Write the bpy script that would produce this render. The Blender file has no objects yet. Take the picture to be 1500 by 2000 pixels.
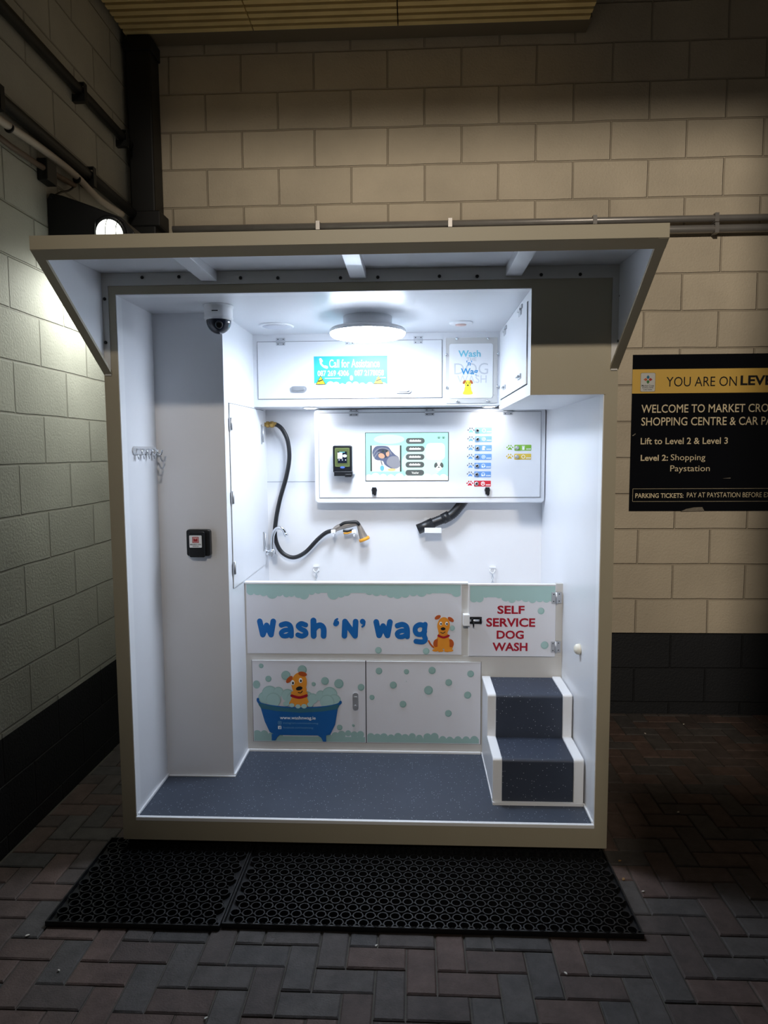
import bpy, bmesh, math, random
from mathutils import Vector, Matrix
random.seed(7)
SC = bpy.context.scene
COL = SC.collection
R = math.radians

# ------------------------------------------------------------------ camera, light, exposure
cam_data = bpy.data.cameras.new('camera')
cam = bpy.data.objects.new('camera', cam_data)
COL.objects.link(cam)
SC.camera = cam
cam_data.sensor_fit = 'VERTICAL'
cam_data.sensor_height = 36.0
cam_data.lens = 1319.46 / 2000 * 36.0
cam_data.clip_start = 0.02
cr = Vector((0.9990246, 0.0437896, -0.0056770))
cu = Vector((0.0017522, 0.0891508, 0.9960166))
cf = Vector((-0.0441212, 0.9950551, -0.0889872))
cam.matrix_world = Matrix(((cr.x, cu.x, -cf.x, 1.24596), (cr.y, cu.y, -cf.y, -2.71279),
                           (cr.z, cu.z, -cf.z, 1.69912), (0, 0, 0, 1)))
SC.view_settings.view_transform = 'Standard'
SC.view_settings.look = 'None'
SC.view_settings.gamma = 1.0
SC.view_settings.use_curve_mapping = False
SC.view_settings.exposure = 0.0
SC.cycles.use_denoising = True
SC.cycles.max_bounces = 8
SC.cycles.diffuse_bounces = 5

WORLD_STRENGTH = 0.03
YARD_POWER = 930.0
LAMP_STRENGTH = 70.0
SPOT_STRENGTH = 75.0
FLOOD_POWER = 25.0
SCREEN = 1.25

world = bpy.data.worlds.new('night_sky')
SC.world = world
world.use_nodes = True
wb = world.node_tree.nodes['Background']
wb.inputs[0].default_value = (1.0, 0.92, 0.82, 1)
wb.inputs[1].default_value = WORLD_STRENGTH

yard = bpy.data.lights.new('yard_floodlight', 'SPOT')
yard.energy = YARD_POWER
yard.color = (1.0, 0.89, 0.75)
yard.shadow_soft_size = 0.12
yard.spot_size = R(60)
yard.spot_blend = 1.0
yard_o = bpy.data.objects.new('yard_floodlight', yard)
COL.objects.link(yard_o)
yard_o.location = (0.9, -6.2, 5.2)
yard_o.rotation_euler = (Vector((2.9, 1.6, 2.3)) - Vector(yard_o.location)).to_track_quat('-Z', 'Y').to_euler()

# ------------------------------------------------------------------ materials
def lin(c):
    return tuple(((x / 255) / 12.92 if x / 255 <= 0.04045 else ((x / 255 + 0.055) / 1.055) ** 2.4) for x in c)

def nn(nt, kind, **kw):
    n = nt.nodes.new(kind)
    for k, v in kw.items():
        setattr(n, k, v)
    return n

def mat(name, rgb, rough=0.5, metal=0.0, var=0.05, vscale=8.0, bump=0.0, bscale=200.0, spec=0.5, coat=0.0):
    m = bpy.data.materials.new(name)
    m.use_nodes = True
    nt = m.node_tree
    b = nt.nodes['Principled BSDF']
    c = lin(rgb)
    tc = nn(nt, 'ShaderNodeTexCoord')
    no = nn(nt, 'ShaderNodeTexNoise')
    no.inputs['Scale'].default_value = vscale
    no.inputs['Detail'].default_value = 4
    nt.links.new(tc.outputs['Object'], no.inputs['Vector'])
    mx = nn(nt, 'ShaderNodeMix', data_type='RGBA')
    mx.inputs[6].default_value = (*[x * (1 - var) for x in c], 1)
    mx.inputs[7].default_value = (*[min(1, x * (1 + var)) for x in c], 1)
    nt.links.new(no.outputs['Fac'], mx.inputs[0])
    nt.links.new(mx.outputs[2], b.inputs['Base Color'])
    b.inputs['Roughness'].default_value = rough
    b.inputs['Metallic'].default_value = metal
    b.inputs['Specular IOR Level'].default_value = spec
    b.inputs['Coat Weight'].default_value = coat
    if bump:
        n2 = nn(nt, 'ShaderNodeTexNoise')
        n2.inputs['Scale'].default_value = bscale
        nt.links.new(tc.outputs['Object'], n2.inputs['Vector'])
        bp = nn(nt, 'ShaderNodeBump')
        bp.inputs['Strength'].default_value = bump
        bp.inputs['Distance'].default_value = 0.002
        nt.links.new(n2.outputs['Fac'], bp.inputs['Height'])
        nt.links.new(bp.outputs['Normal'], b.inputs['Normal'])
    return m

def emit(name, rgb, strength):
    m = bpy.data.materials.new(name)
    m.use_nodes = True
    b = m.node_tree.nodes['Principled BSDF']
    b.inputs['Base Color'].default_value = (0.03, 0.03, 0.03, 1)
    b.inputs['Emission Color'].default_value = (*lin(rgb), 1)
    b.inputs['Emission Strength'].default_value = strength
    b.inputs['Roughness'].default_value = 0.4
    return m

def block_wall(name, axes, jx, jz, paint, band, band_z, seed):
    """painted concrete block wall: 450 x 225 mm courses, dark painted plinth band"""
    m = bpy.data.materials.new(name)
    m.use_nodes = True
    nt = m.node_tree
    b = nt.nodes['Principled BSDF']
    geo = nn(nt, 'ShaderNodeNewGeometry')
    sep = nn(nt, 'ShaderNodeSeparateXYZ')
    nt.links.new(geo.outputs['Position'], sep.inputs[0])
    def shift(sock, off):
        a = nn(nt, 'ShaderNodeMath', operation='ADD')
        a.inputs[1].default_value = off
        nt.links.new(sock, a.inputs[0])
        return a.outputs[0]
    cx = shift(sep.outputs[axes], 45.0 - jx)
    cz = shift(sep.outputs['Z'], 4.5 - jz)
    com = nn(nt, 'ShaderNodeCombineXYZ')
    nt.links.new(cx, com.inputs[0])
    nt.links.new(cz, com.inputs[1])
    # slightly wavy joints
    wn = nn(nt, 'ShaderNodeTexNoise')
    wn.inputs['Scale'].default_value = 3.0
    nt.links.new(geo.outputs['Position'], wn.inputs['Vector'])
    wv = nn(nt, 'ShaderNodeVectorMath', operation='MULTIPLY_ADD')
    wv.inputs[1].default_value = (0.012, 0.012, 0)
    nt.links.new(wn.outputs['Color'], wv.inputs[0])
    nt.links.new(com.outputs[0], wv.inputs[2])
    br = nn(nt, 'ShaderNodeTexBrick')
    br.inputs['Scale'].default_value = 1.0
    br.inputs['Mortar Size'].default_value = 0.0065
    br.inputs['Mortar Smooth'].default_value = 0.6
    br.inputs['Brick Width'].default_value = 0.45
    br.inputs['Row Height'].default_value = 0.225
    br.inputs['Color1'].default_value = (0.90, 0.90, 0.90, 1)
    br.inputs['Color2'].default_value = (1.04, 1.04, 1.04, 1)
    br.inputs['Mortar'].default_value = (0.72, 0.70, 0.68, 1)
    nt.links.new(wv.outputs[0], br.inputs['Vector'])
    lt = nn(nt, 'ShaderNodeMath', operation='LESS_THAN')
    lt.inputs[1].default_value = band_z
    nt.links.new(sep.outputs['Z'], lt.inputs[0])
    mx = nn(nt, 'ShaderNodeMix', data_type='RGBA')
    mx.inputs[6].default_value = (*lin(paint), 1)
    mx.inputs[7].default_value = (*lin(band), 1)
    nt.links.new(lt.outputs[0], mx.inputs[0])
    mul = nn(nt, 'ShaderNodeMix', data_type='RGBA', blend_type='MULTIPLY')
    mul.inputs[0].default_value = 0.8
    nt.links.new(mx.outputs[2], mul.inputs[6])
    nt.links.new(br.outputs['Color'], mul.inputs[7])
    # dirt patches
    dn = nn(nt, 'ShaderNodeTexNoise')
    dn.inputs['Scale'].default_value = 2.3
    dn.inputs['Detail'].default_value = 6
    nt.links.new(geo.outputs['Position'], dn.inputs['Vector'])
    rp = nn(nt, 'ShaderNodeMapRange')
    rp.inputs[1].default_value = 0.3
    rp.inputs[2].default_value = 0.7
    rp.inputs[3].default_value = 0.84
    rp.inputs[4].default_value = 1.05
    nt.links.new(dn.outputs['Fac'], rp.inputs[0])
    m2 = nn(nt, 'ShaderNodeMix', data_type='RGBA', blend_type='MULTIPLY')
    m2.inputs[0].default_value = 1.0
    nt.links.new(mul.outputs[2], m2.inputs[6])
    nt.links.new(rp.outputs[0], m2.inputs[7])
    nt.links.new(m2.outputs[2], b.inputs['Base Color'])
    b.inputs['Roughness'].default_value = 0.62
    # relief
    fn = nn(nt, 'ShaderNodeTexNoise')
    fn.inputs['Scale'].default_value = 85.0
    fn.inputs['Detail'].default_value = 5
    nt.links.new(geo.outputs['Position'], fn.inputs['Vector'])
    inv = nn(nt, 'ShaderNodeMath', operation='MULTIPLY_ADD')
    inv.inputs[1].default_value = -1.0
    inv.inputs[2].default_value = 1.0
    nt.links.new(br.outputs['Fac'], inv.inputs[0])
    ad = nn(nt, 'ShaderNodeMath', operation='MULTIPLY_ADD')
    ad.inputs[1].default_value = 0.35
    nt.links.new(fn.outputs['Fac'], ad.inputs[0])
    nt.links.new(inv.outputs[0], ad.inputs[2])
    bp = nn(nt, 'ShaderNodeBump')
    bp.inputs['Strength'].default_value = 1.0
    bp.inputs['Distance'].default_value = 0.008
    nt.links.new(ad.outputs[0], bp.inputs['Height'])
    nt.links.new(bp.outputs['Normal'], b.inputs['Normal'])
    return m

def paver_mat():
    m = bpy.data.materials.new('block_paving')
    m.use_nodes = True
    nt = m.node_tree
    b = nt.nodes['Principled BSDF']
    geo = nn(nt, 'ShaderNodeNewGeometry')
    ramp = nn(nt, 'ShaderNodeValToRGB')
    e = ramp.color_ramp.elements
    e[0].position = 0.0
    e[0].color = (*lin((72, 69, 68)), 1)
    e[1].position = 1.0
    e[1].color = (*lin((96, 78, 71)), 1)
    for p, c in ((0.3, (84, 79, 76)), (0.5, (78, 68, 64)), (0.75, (92, 75, 68))):
        q = e.new(p)
        q.color = (*lin(c), 1)
    nt.links.new(geo.outputs['Random Per Island'], ramp.inputs[0])
    no = nn(nt, 'ShaderNodeTexNoise')
    no.inputs['Scale'].default_value = 14
    no.inputs['Detail'].default_value = 8
    no.inputs['Roughness'].default_value = 0.7
    nt.links.new(geo.outputs['Position'], no.inputs['Vector'])
    rp = nn(nt, 'ShaderNodeMapRange')
    rp.inputs[1].default_value = 0.3
    rp.inputs[2].default_value = 0.72
    rp.inputs[3].default_value = 0.62
    rp.inputs[4].default_value = 1.25
    nt.links.new(no.outputs['Fac'], rp.inputs[0])
    mu = nn(nt, 'ShaderNodeMix', data_type='RGBA', blend_type='MULTIPLY')
    mu.inputs[0].default_value = 1
    nt.links.new(ramp.outputs[0], mu.inputs[6])
    nt.links.new(rp.outputs[0], mu.inputs[7])
    nt.links.new(mu.outputs[2], b.inputs['Base Color'])
    b.inputs['Roughness'].default_value = 0.75
    f = nn(nt, 'ShaderNodeTexNoise')
    f.inputs['Scale'].default_value = 160
    f.inputs['Detail'].default_value = 4
    nt.links.new(geo.outputs['Position'], f.inputs['Vector'])
    bp = nn(nt, 'ShaderNodeBump')
    bp.inputs['Strength'].default_value = 0.6
    bp.inputs['Distance'].default_value = 0.003
    nt.links.new(f.outputs['Fac'], bp.inputs['Height'])
    nt.links.new(bp.outputs['Normal'], b.inputs['Normal'])
    return m

def vinyl_mat(name, rgb):
    """safety flooring: dark blue grey vinyl with pale flecks"""
    m = bpy.data.materials.new(name)
    m.use_nodes = True
    nt = m.node_tree
    b = nt.nodes['Principled BSDF']
    geo = nn(nt, 'ShaderNodeNewGeometry')
    vo = nn(nt, 'ShaderNodeTexVoronoi')
    vo.inputs['Scale'].default_value = 110
    nt.links.new(geo.outputs['Position'], vo.inputs['Vector'])
    rr = nn(nt, 'ShaderNodeSeparateColor')
    nt.links.new(vo.outputs['Color'], rr.inputs[0])
    gt = nn(nt, 'ShaderNodeMath', operation='GREATER_THAN')
    gt.inputs[1].default_value = 0.78
    nt.links.new(rr.outputs[0], gt.inputs[0])
    lt = nn(nt, 'ShaderNodeMath', operation='LESS_THAN')
    lt.inputs[1].default_value = 0.22
    nt.links.new(vo.outputs['Distance'], lt.inputs[0])
    mm = nn(nt, 'ShaderNodeMath', operation='MULTIPLY')
    nt.links.new(gt.outputs[0], mm.inputs[0])
    nt.links.new(lt.outputs[0], mm.inputs[1])
    no = nn(nt, 'ShaderNodeTexNoise')
    no.inputs['Scale'].default_value = 5
    no.inputs['Detail'].default_value = 6
    nt.links.new(geo.outputs['Position'], no.inputs['Vector'])
    mx = nn(nt, 'ShaderNodeMix', data_type='RGBA')
    c = lin(rgb)
    mx.inputs[6].default_value = (*[x * 0.8 for x in c], 1)
    mx.inputs[7].default_value = (*[x * 1.2 for x in c], 1)
    nt.links.new(no.outputs['Fac'], mx.inputs[0])
    m2 = nn(nt, 'ShaderNodeMix', data_type='RGBA')
    m2.inputs[7].default_value = (*lin((150, 158, 170)), 1)
    nt.links.new(mm.outputs[0], m2.inputs[0])
    nt.links.new(mx.outputs[2], m2.inputs[6])
    nt.links.new(m2.outputs[2], b.inputs['Base Color'])
    b.inputs['Roughness'].default_value = 0.55
    return m

M_WHITE = mat('white_laminate', (232, 234, 238), 0.32, var=0.015)
M_FRAME = mat('greige_textured_laminate', (172, 164, 143), 0.5, var=0.02, bump=0.15, bscale=400)
M_PANEL = mat('printed_white_sheet', (226, 228, 236), 0.4, var=0.02)
M_STEELWHITE = mat('pale_grey_sheet', (206, 205, 202), 0.45, var=0.03)
M_TRIM = mat('white_trim', (240, 242, 245), 0.35, var=0.01)
M_GAP = mat('shadow_gap', (40, 44, 50), 0.8)
M_STEEL = mat('stainless_steel', (200, 202, 206), 0.4, 0.75, var=0.05)
M_CHROME = mat('chrome', (225, 228, 232), 0.08, 1.0, var=0.02)
M_BRASS = mat('brass', (196, 160, 92), 0.28, 1.0)
M_BLACK = mat('black_plastic', (22, 24, 28), 0.38)
M_BOLT = mat('black_bolt', (12, 12, 14), 0.45)
M_RUBBER = mat('black_rubber_hose', (26, 28, 32), 0.42, var=0.1, vscale=40)
M_MAT = mat('black_rubber_mat', (14, 15, 18), 0.5, var=0.25, vscale=25)
M_GALV = mat('dull_galvanised_pipe', (158, 154, 150), 0.35, 0.4, var=0.15, vscale=12)
M_DARKPIPE = mat('black_pipe', (16, 17, 18), 0.5, var=0.2)
M_CONDUIT = mat('dark_grey_conduit', (44, 46, 46), 0.5, 0.3, var=0.15)
M_CABLE = mat('off_white_cable', (206, 196, 184), 0.5, var=0.08, vscale=15)
M_ORANGE = mat('orange_plastic', (232, 160, 40), 0.4)
M_GUN = mat('bronze_grey_plastic', (150, 142, 134), 0.3, 0.5)
M_VINYL = vinyl_mat('dark_blue_flecked_vinyl', (62, 70, 84))
M_TREAD = vinyl_mat('dark_tread_vinyl', (52, 60, 76))
M_SLAT = mat('yellowed_metal_slat', (238, 214, 154), 0.6, var=0.2, vscale=6)
M_CREAM = mat('cream_rubber', (232, 228, 214), 0.5)
M_SIGNBLACK = mat('black_sign_board', (14, 16, 22), 0.16, var=0.1)
M_SIGNYELLOW = mat('sign_yellow', (246, 202, 104), 0.25, var=0.03)
M_SIGNTEXT = mat('sign_cream_lettering', (248, 230, 192), 0.4)
M_SIGNWHITE = mat('sign_white', (226, 226, 222), 0.4)

# ------------------------------------------------------------------ mesh building
class MB:
    def __init__(self):
        self.v, self.f, self.mi, self.sm = [], [], [], []
    def add(self, verts, faces, mi=0, smooth=False):
        o = len(self.v)
        self.v += [Vector(p) for p in verts]
        for q in faces:
            self.f.append([i + o for i in q])
            self.mi.append(mi)
            self.sm.append(smooth)
        return self
    def box(self, x0, x1, y0, y1, z0, z1, mi=0):
        vs = [(x, y, z) for z in (z0, z1) for y in (y0, y1) for x in (x0, x1)]
        return self.add(vs, [(0, 2, 3, 1), (4, 5, 7, 6), (0, 1, 5, 4), (2, 6, 7, 3), (0, 4, 6, 2), (1, 3, 7, 5)], mi)
    @staticmethod
    def p3(axis, p, a):
        return {'x': (a, p[0], p[1]), 'y': (p[0], a, p[1]), 'z': (p[0], p[1], a)}[axis]
    def prism(self, pts, axis, a, b, mi=0, smooth=False):
        n = len(pts)
        vs = [self.p3(axis, p, a) for p in pts] + [self.p3(axis, p, b) for p in pts]
        self.add(vs, [list(range(n)), list(range(2 * n - 1, n - 1, -1))], mi)
        o = len(self.v) - 2 * n
        for i in range(n):
            j = (i + 1) % n
            self.f.append([o + i, o + j, o + n + j, o + n + i])
            self.mi.append(mi)
            self.sm.append(smooth)
        return self
    def flat(self, pts, axis, a, mi=0):
        return self.add([self.p3(axis, p, a) for p in pts], [list(range(len(pts)))], mi)
    def tube(self, path, r, n=12, mi=0, caps=True):
        P = [Vector(p) for p in path]
        rs = r if isinstance(r, (list, tuple)) else [r] * len(P)
        t = (P[1] - P[0]).normalized()
        up = Vector((0, 0, 1)) if abs(t.z) < 0.9 else Vector((1, 0, 0))
        u = t.cross(up).normalized()
        vs = []
        for i, p in enumerate(P):
            a = P[max(i - 1, 0)]
            b = P[min(i + 1, len(P) - 1)]
            t = (b - a).normalized()
            u = (u - t * u.dot(t)).normalized()
            w = t.cross(u)
            for k in range(n):
                an = 2 * math.pi * k / n
                vs.append(p + rs[i] * (math.cos(an) * u + math.sin(an) * w))
        fs = []
        for i in range(len(P) - 1):
            for k in range(n):
                j = (k + 1) % n
                fs.append((i * n + k, i * n + j, (i + 1) * n + j, (i + 1) * n + k))
        self.add(vs, fs, mi, True)
        if caps:
            o = len(self.v) - len(vs)
            self.f.append([o + k for k in range(n)][::-1])
            self.f.append([o + (len(P) - 1) * n + k for k in range(n)])
            self.mi += [mi, mi]
            self.sm += [False, False]
        return self
    def lathe(self, prof, c, axis=(0, 0, 1), n=32, mi=0, sx=1.0, smooth=True):
        """prof: (radius, height) pairs along axis"""
        ax = Vector(axis).normalized()
        u = ax.cross(Vector((0, 0, 1)) if abs(ax.z) < 0.9 else Vector((1, 0, 0))).normalized()
        w = ax.cross(u)
        c = Vector(c)
        vs, fs = [], []
        for r, h in prof:
            for k in range(n):
                a = 2 * math.pi * k / n
                vs.append(c + ax * h + max(r, 1e-5) * (math.cos(a) * u * sx + math.sin(a) * w))
        for i in range(len(prof) - 1):
            for k in range(n):
                j = (k + 1) % n
                fs.append((i * n + k, i * n + j, (i + 1) * n + j, (i + 1) * n + k))
        self.add(vs, fs, mi, smooth)
        o = len(self.v) - len(vs)
        self.f.append([o + k for k in range(n)][::-1])
        self.f.append([o + (len(prof) - 1) * n + k for k in range(n)])
        self.mi += [mi, mi]
        self.sm += [False, False]
        return self
    def merge(self, other, off=(0, 0, 0), mi=None):
        o = len(self.v)
        self.v += [p + Vector(off) for p in other.v]
        self.f += [[i + o for i in q] for q in other.f]
        self.mi += [mi if mi is not None else k for k in other.mi]
        self.sm += other.sm
        return self

WP = {}          # world position of every object made here

def catmull(pts, k=8, closed=False):
    P = [Vector(p) for p in pts]
    n = len(P)
    out = []
    rng = n if closed else n - 1
    for i in range(rng):
        if closed:
            a, b, c, d = P[(i - 1) % n], P[i], P[(i + 1) % n], P[(i + 2) % n]
        else:
            a, b, c, d = P[max(i - 1, 0)], P[i], P[i + 1], P[min(i + 2, n - 1)]
        for s in range(k):
            t = s / k
            out.append(0.5 * ((2 * b) + (c - a) * t + (2 * a - 5 * b + 4 * c - d) * t * t + (3 * b - a - 3 * c + d) * t ** 3))
    if not closed:
        out.append(P[-1])
    return out

def tag(o, label=None, cat=None, group=None, kind=None):
    if label: o['label'] = label
    if cat: o['category'] = cat
    if group: o['group'] = group
    if kind: o['kind'] = kind
    return o

def thing(name, loc, label, cat, group=None):
    o = bpy.data.objects.new(name, None)
    o.empty_display_size = 0.05
    COL.objects.link(o)
    o.location = loc
    WP[o.name] = Vector(loc)
    return tag(o, label, cat, group)

def obj(name, mb, mats, parent=None, bevel=0.0, seg=2, recalc=True):
    if not isinstance(mats, (list, tuple)):
        mats = [mats]
    lo = Vector((min(p.x for p in mb.v), min(p.y for p in mb.v), min(p.z for p in mb.v)))
    hi = Vector((max(p.x for p in mb.v), max(p.y for p in mb.v), max(p.z for p in mb.v)))
    c = (lo + hi) / 2
    me = bpy.data.meshes.new(name)
    me.from_pydata([p - c for p in mb.v], [], mb.f)
    for m in mats:
        me.materials.append(m)
    me.polygons.foreach_set('material_index', mb.mi)
    me.polygons.foreach_set('use_smooth', mb.sm)
    if recalc:
        bm = bmesh.new()
        bm.from_mesh(me)
        bmesh.ops.recalc_face_normals(bm, faces=bm.faces)
        bm.to_mesh(me)
        bm.free()
    me.update()
    o = bpy.data.objects.new(name, me)
    COL.objects.link(o)
    WP[o.name] = c
    if parent:
        o.parent = parent
        o.location = c - WP[parent.name]
    else:
        o.location = c
    if bevel:
        b = o.modifiers.new('bevel', 'BEVEL')
        b.width = bevel
        b.segments = seg
        b.limit_method = 'ANGLE'
        b.angle_limit = R(35)
        b.harden_normals = False
    return o

def kids(o):
    return [c for c in COL.objects if c.parent == o]

def dup(root, delta, label=None, parent=None):
    c = root.copy()
    COL.objects.link(c)
    WP[c.name] = WP[root.name] + Vector(delta)
    if parent is not None:
        c.parent = parent
    elif root.parent is None:
        c.location = WP[c.name]
    if root.parent is not None and parent is None:
        c.location = root.location + Vector(delta)
    if label:
        c['label'] = label
    for k in kids(root):
        kk = k.copy()
        COL.objects.link(kk)
        kk.parent = c
        WP[kk.name] = WP[k.name] + Vector(delta)
        for g in kids(k):
            gg = g.copy()
            COL.objects.link(gg)
            gg.parent = kk
            WP[gg.name] = WP[g.name] + Vector(delta)
    return c

def struct(name, mb, mats, bevel=0.0, recalc=True):
    o = obj(name, mb, mats, bevel=bevel, recalc=recalc)
    o['kind'] = 'structure'
    return o

def text_mb(s, x0, x1, z0, z1, y, bold=0.0, shear=0.0, depth=0.0004, mi=0, keep=False):
    """lettering facing the viewer, fitted into the given rectangle"""
    c = bpy.data.curves.new('lettering', 'FONT')
    c.body = s
    c.size = 1.0
    c.offset = bold
    c.shear = shear
    c.resolution_u = 3
    o = bpy.data.objects.new('lettering', c)
    COL.objects.link(o)
    dg = bpy.context.evaluated_depsgraph_get()
    dg.update()
    me = bpy.data.meshes.new_from_object(o.evaluated_get(dg))
    vs = [v.co.copy() for v in me.vertices]
    fs = [list(p.vertices) for p in me.polygons]
    bpy.data.objects.remove(o)
    bpy.data.curves.remove(c)
    bpy.data.meshes.remove(me)
    ax0, ax1 = min(v.x for v in vs), max(v.x for v in vs)
    ay0, ay1 = min(v.y for v in vs), max(v.y for v in vs)
    kx = (x1 - x0) / (ax1 - ax0)
    kz = (z1 - z0) / (ay1 - ay0)
    if keep:
        kz = kx
    m = MB()
    m.add([(x0 + (v.x - ax0) * kx, y, z0 + (v.y - ay0) * kz) for v in vs], fs, mi)
    return m

def rrect(x0, x1, z0, z1, r, n=5):
    pts = []
    for cx, cz, a0 in ((x1 - r, z1 - r, 0), (x0 + r, z1 - r, 90), (x0 + r, z0 + r, 180), (x1 - r, z0 + r, 270)):
        for k in range(n + 1):
            a = R(a0 + 90 * k / n)
            pts.append((cx + r * math.cos(a), cz + r * math.sin(a)))
    return pts

class Art:
    """flat print on a front-facing sheet; drawing units u (right) and v (down) of k metres, origin (u0, v0) at (x0, z0)"""
    def __init__(self, y, u0, v0, x0, z0, k, kz=None):
        self.y, self.u0, self.v0, self.x0, self.z0, self.k = y, u0, v0, x0, z0, k
        self.kz = kz or k
        self.m = MB()
        self.mats = []
        self.n = 0
    def P(self, u, v):
        return (self.x0 + (u - self.u0) * self.k, self.z0 - (v - self.v0) * self.kz)
    def idx(self, m):
        if m not in self.mats:
            self.mats.append(m)
        return self.mats.index(m)
    def layer(self):
        self.n += 1
        return self.y - 0.00012 * self.n
    def poly(self, pts, m, smooth=0):
        if smooth:
            pts = [(p.x, p.y) for p in catmull([Vector((a, b, 0)) for a, b in pts], smooth, True)]
        self.m.flat([self.P(*p) for p in pts], 'y', self.layer(), self.idx(m))
    def ell(self, u, v, ru, rv, m, rot=0, n=28):
        c, s = math.cos(R(rot)), math.sin(R(rot))
        self.m.flat([self.P(u + ru * math.cos(t) * c - rv * math.sin(t) * s, v + ru * math.cos(t) * s + rv * math.sin(t) * c)
                     for t in [2 * math.pi * i / n for i in range(n)]], 'y', self.layer(), self.idx(m))
    def rr(self, u0, v0, u1, v1, r, m):
        self.m.flat([self.P(*p) for p in rrect(u0, u1, v0, v1, r)], 'y', self.layer(), self.idx(m))
    def stroke(self, pts, r, m, smooth=5):
        """round-ended brush stroke, one layer"""
        if smooth and len(pts) > 2:
            pts = [(p.x, p.y) for p in catmull([Vector((a, b, 0)) for a, b in pts], smooth)]
        y = self.layer()
        i = self.idx(m)
        for a, b in zip(pts, pts[1:]):
            d = math.hypot(b[0] - a[0], b[1] - a[1]) or 1e-6
            an = math.atan2(b[1] - a[1], b[0] - a[0])
            o = [(b[0] + r * math.cos(an + t), b[1] + r * math.sin(an + t)) for t in [R(-90 + 18 * k) for k in range(11)]]
            o += [(a[0] + r * math.cos(an + t), a[1] + r * math.sin(an + t)) for t in [R(90 + 18 * k) for k in range(11)]]
            self.m.flat([self.P(*p) for p in o], 'y', y, i)
            y -= 0.000002
    def cloud(self, u0, u1, vflat, blobs, m):
        """band with a scalloped edge: blobs (u, v, r)"""
        y = self.layer()
        i = self.idx(m)
        for u, v, r in blobs:
            pts = [(min(max(u + r * math.cos(t), u0), u1), v + r * math.sin(t)) for t in [2 * math.pi * k / 24 for k in range(24)]]
            pts = [(a, max(b, vflat[0])) if vflat[2] > 0 else (a, min(b, vflat[0])) for a, b in pts]
            self.m.flat([self.P(*p) for p in pts], 'y', y, i)
            y -= 0.000003
        self.m.flat([self.P(*p) for p in ((u0, vflat[0]), (u1, vflat[0]), (u1, vflat[1]), (u0, vflat[1]))], 'y', y, i)
    def text(self, s, u0, u1, v0, v1, m, bold=0.0, shear=0.0):
        a = self.P(u0, v1)
        b = self.P(u1, v0)
        self.m.merge(text_mb(s, a[0], b[0], a[1], b[1], self.layer(), bold, shear), mi=self.idx(m))
    def done(self, name, parent):
        return obj(name, self.m, self.mats, parent, recalc=False)

# ------------------------------------------------------------------ the setting
BACK_Y = 1.6076
LEFT_X = -0.4935
J0 = 0.0807
PAINT = (224, 210, 186)
BAND = (38, 40, 44)
m_back = block_wall('painted_block_wall_back', 'X', 2.671 + 0.225, J0, PAINT, BAND, 0.532, 1)
m_left = block_wall('painted_block_wall_left', 'Y', 0.200 + 0.225, J0, (198, 197, 186), (30, 32, 36), 0.5, 2)
struct('wall_back', MB().box(LEFT_X, 7.0, BACK_Y, BACK_Y + 0.2, -0.06, 4.8), m_back)
struct('wall_left', MB().box(LEFT_X - 0.2, LEFT_X, -3.6, BACK_Y + 0.2, -0.06, 4.8), m_left)
m_conc = mat('bare_concrete', (120, 116, 108), 0.8, var=0.12, vscale=3, bump=0.3, bscale=60)
struct('ceiling', MB().box(LEFT_X - 0.2, 7.0, -1.0, BACK_Y + 0.2, 4.6, 4.8), m_conc)
wf = MB().box(LEFT_X - 0.2, 0.36, -3.4, -3.2, -0.06, 6.0).box(1.85, 2.7, -3.4, -3.2, -0.06, 6.0)
wf.box(0.36, 1.85, -3.4, -3.2, -0.06, 2.5).box(1.49, 1.85, -3.4, -3.2, 2.5, 2.95).box(0.36, 1.85, -3.4, -3.2, 4.63, 6.0)
struct('light_aperture_wall', wf, m_conc)  # added unseen wall behind the camera; its stepped opening shapes the yard light

pv = MB()
A, JT, BV = 0.1, 0.0022, 0.005
def paver(x0, x1, y0, y1):
    x0 += JT; x1 -= JT; y0 += JT; y1 -= JT
    h = random.uniform(-0.0025, 0.0)
    t = [random.uniform(-0.0008, 0.0008) for _ in range(4)]
    o = [(x0, y0), (x1, y0), (x1, y1), (x0, y1)]
    i = [(x0 + BV, y0 + BV), (x1 - BV, y0 + BV), (x1 - BV, y1 - BV), (x0 + BV, y1 - BV)]
    vs = [(p[0], p[1], -0.035) for p in o] + [(p[0], p[1], h - 0.004) for p in o] + [(p[0], p[1], h + t[k]) for k, p in enumerate(i)]
    fs = [(8, 9, 10, 11)]
    for k in range(4):
        j = (k + 1) % 4
        fs += [(k, j, 4 + j, 4 + k), (4 + k, 4 + j, 8 + j, 8 + k)]
    pv.add(vs, fs)
for a in range(-6, 48):
    for b in range(-32, 18):
        t = (a - b) % 4
        if t == 0:
            xa, xb, ya, yb = a, a + 2, b, b + 1
        elif t == 2:
            xa, xb, ya, yb = a, a + 1, b - 1, b + 1
        else:
            continue
        X0, X1 = 0.018 + xa * A, 0.018 + xb * A
        Y0, Y1 = -0.03 + ya * A, -0.03 + yb * A
        X0 = max(X0, LEFT_X)
        Y1 = min(Y1, BACK_Y)
        if X1 - X0 < 0.03 or Y1 - Y0 < 0.03:
            continue
        paver(X0, X1, Y0, Y1)
m_sand = mat('jointing_sand', (96, 92, 84), 0.9, var=0.3, vscale=60)
o = len(pv.f)
pv.box(LEFT_X - 0.2, 7.0, -3.6, BACK_Y, -0.06, -0.0085, 1)
struct('floor', pv, [paver_mat(), m_sand])

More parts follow.
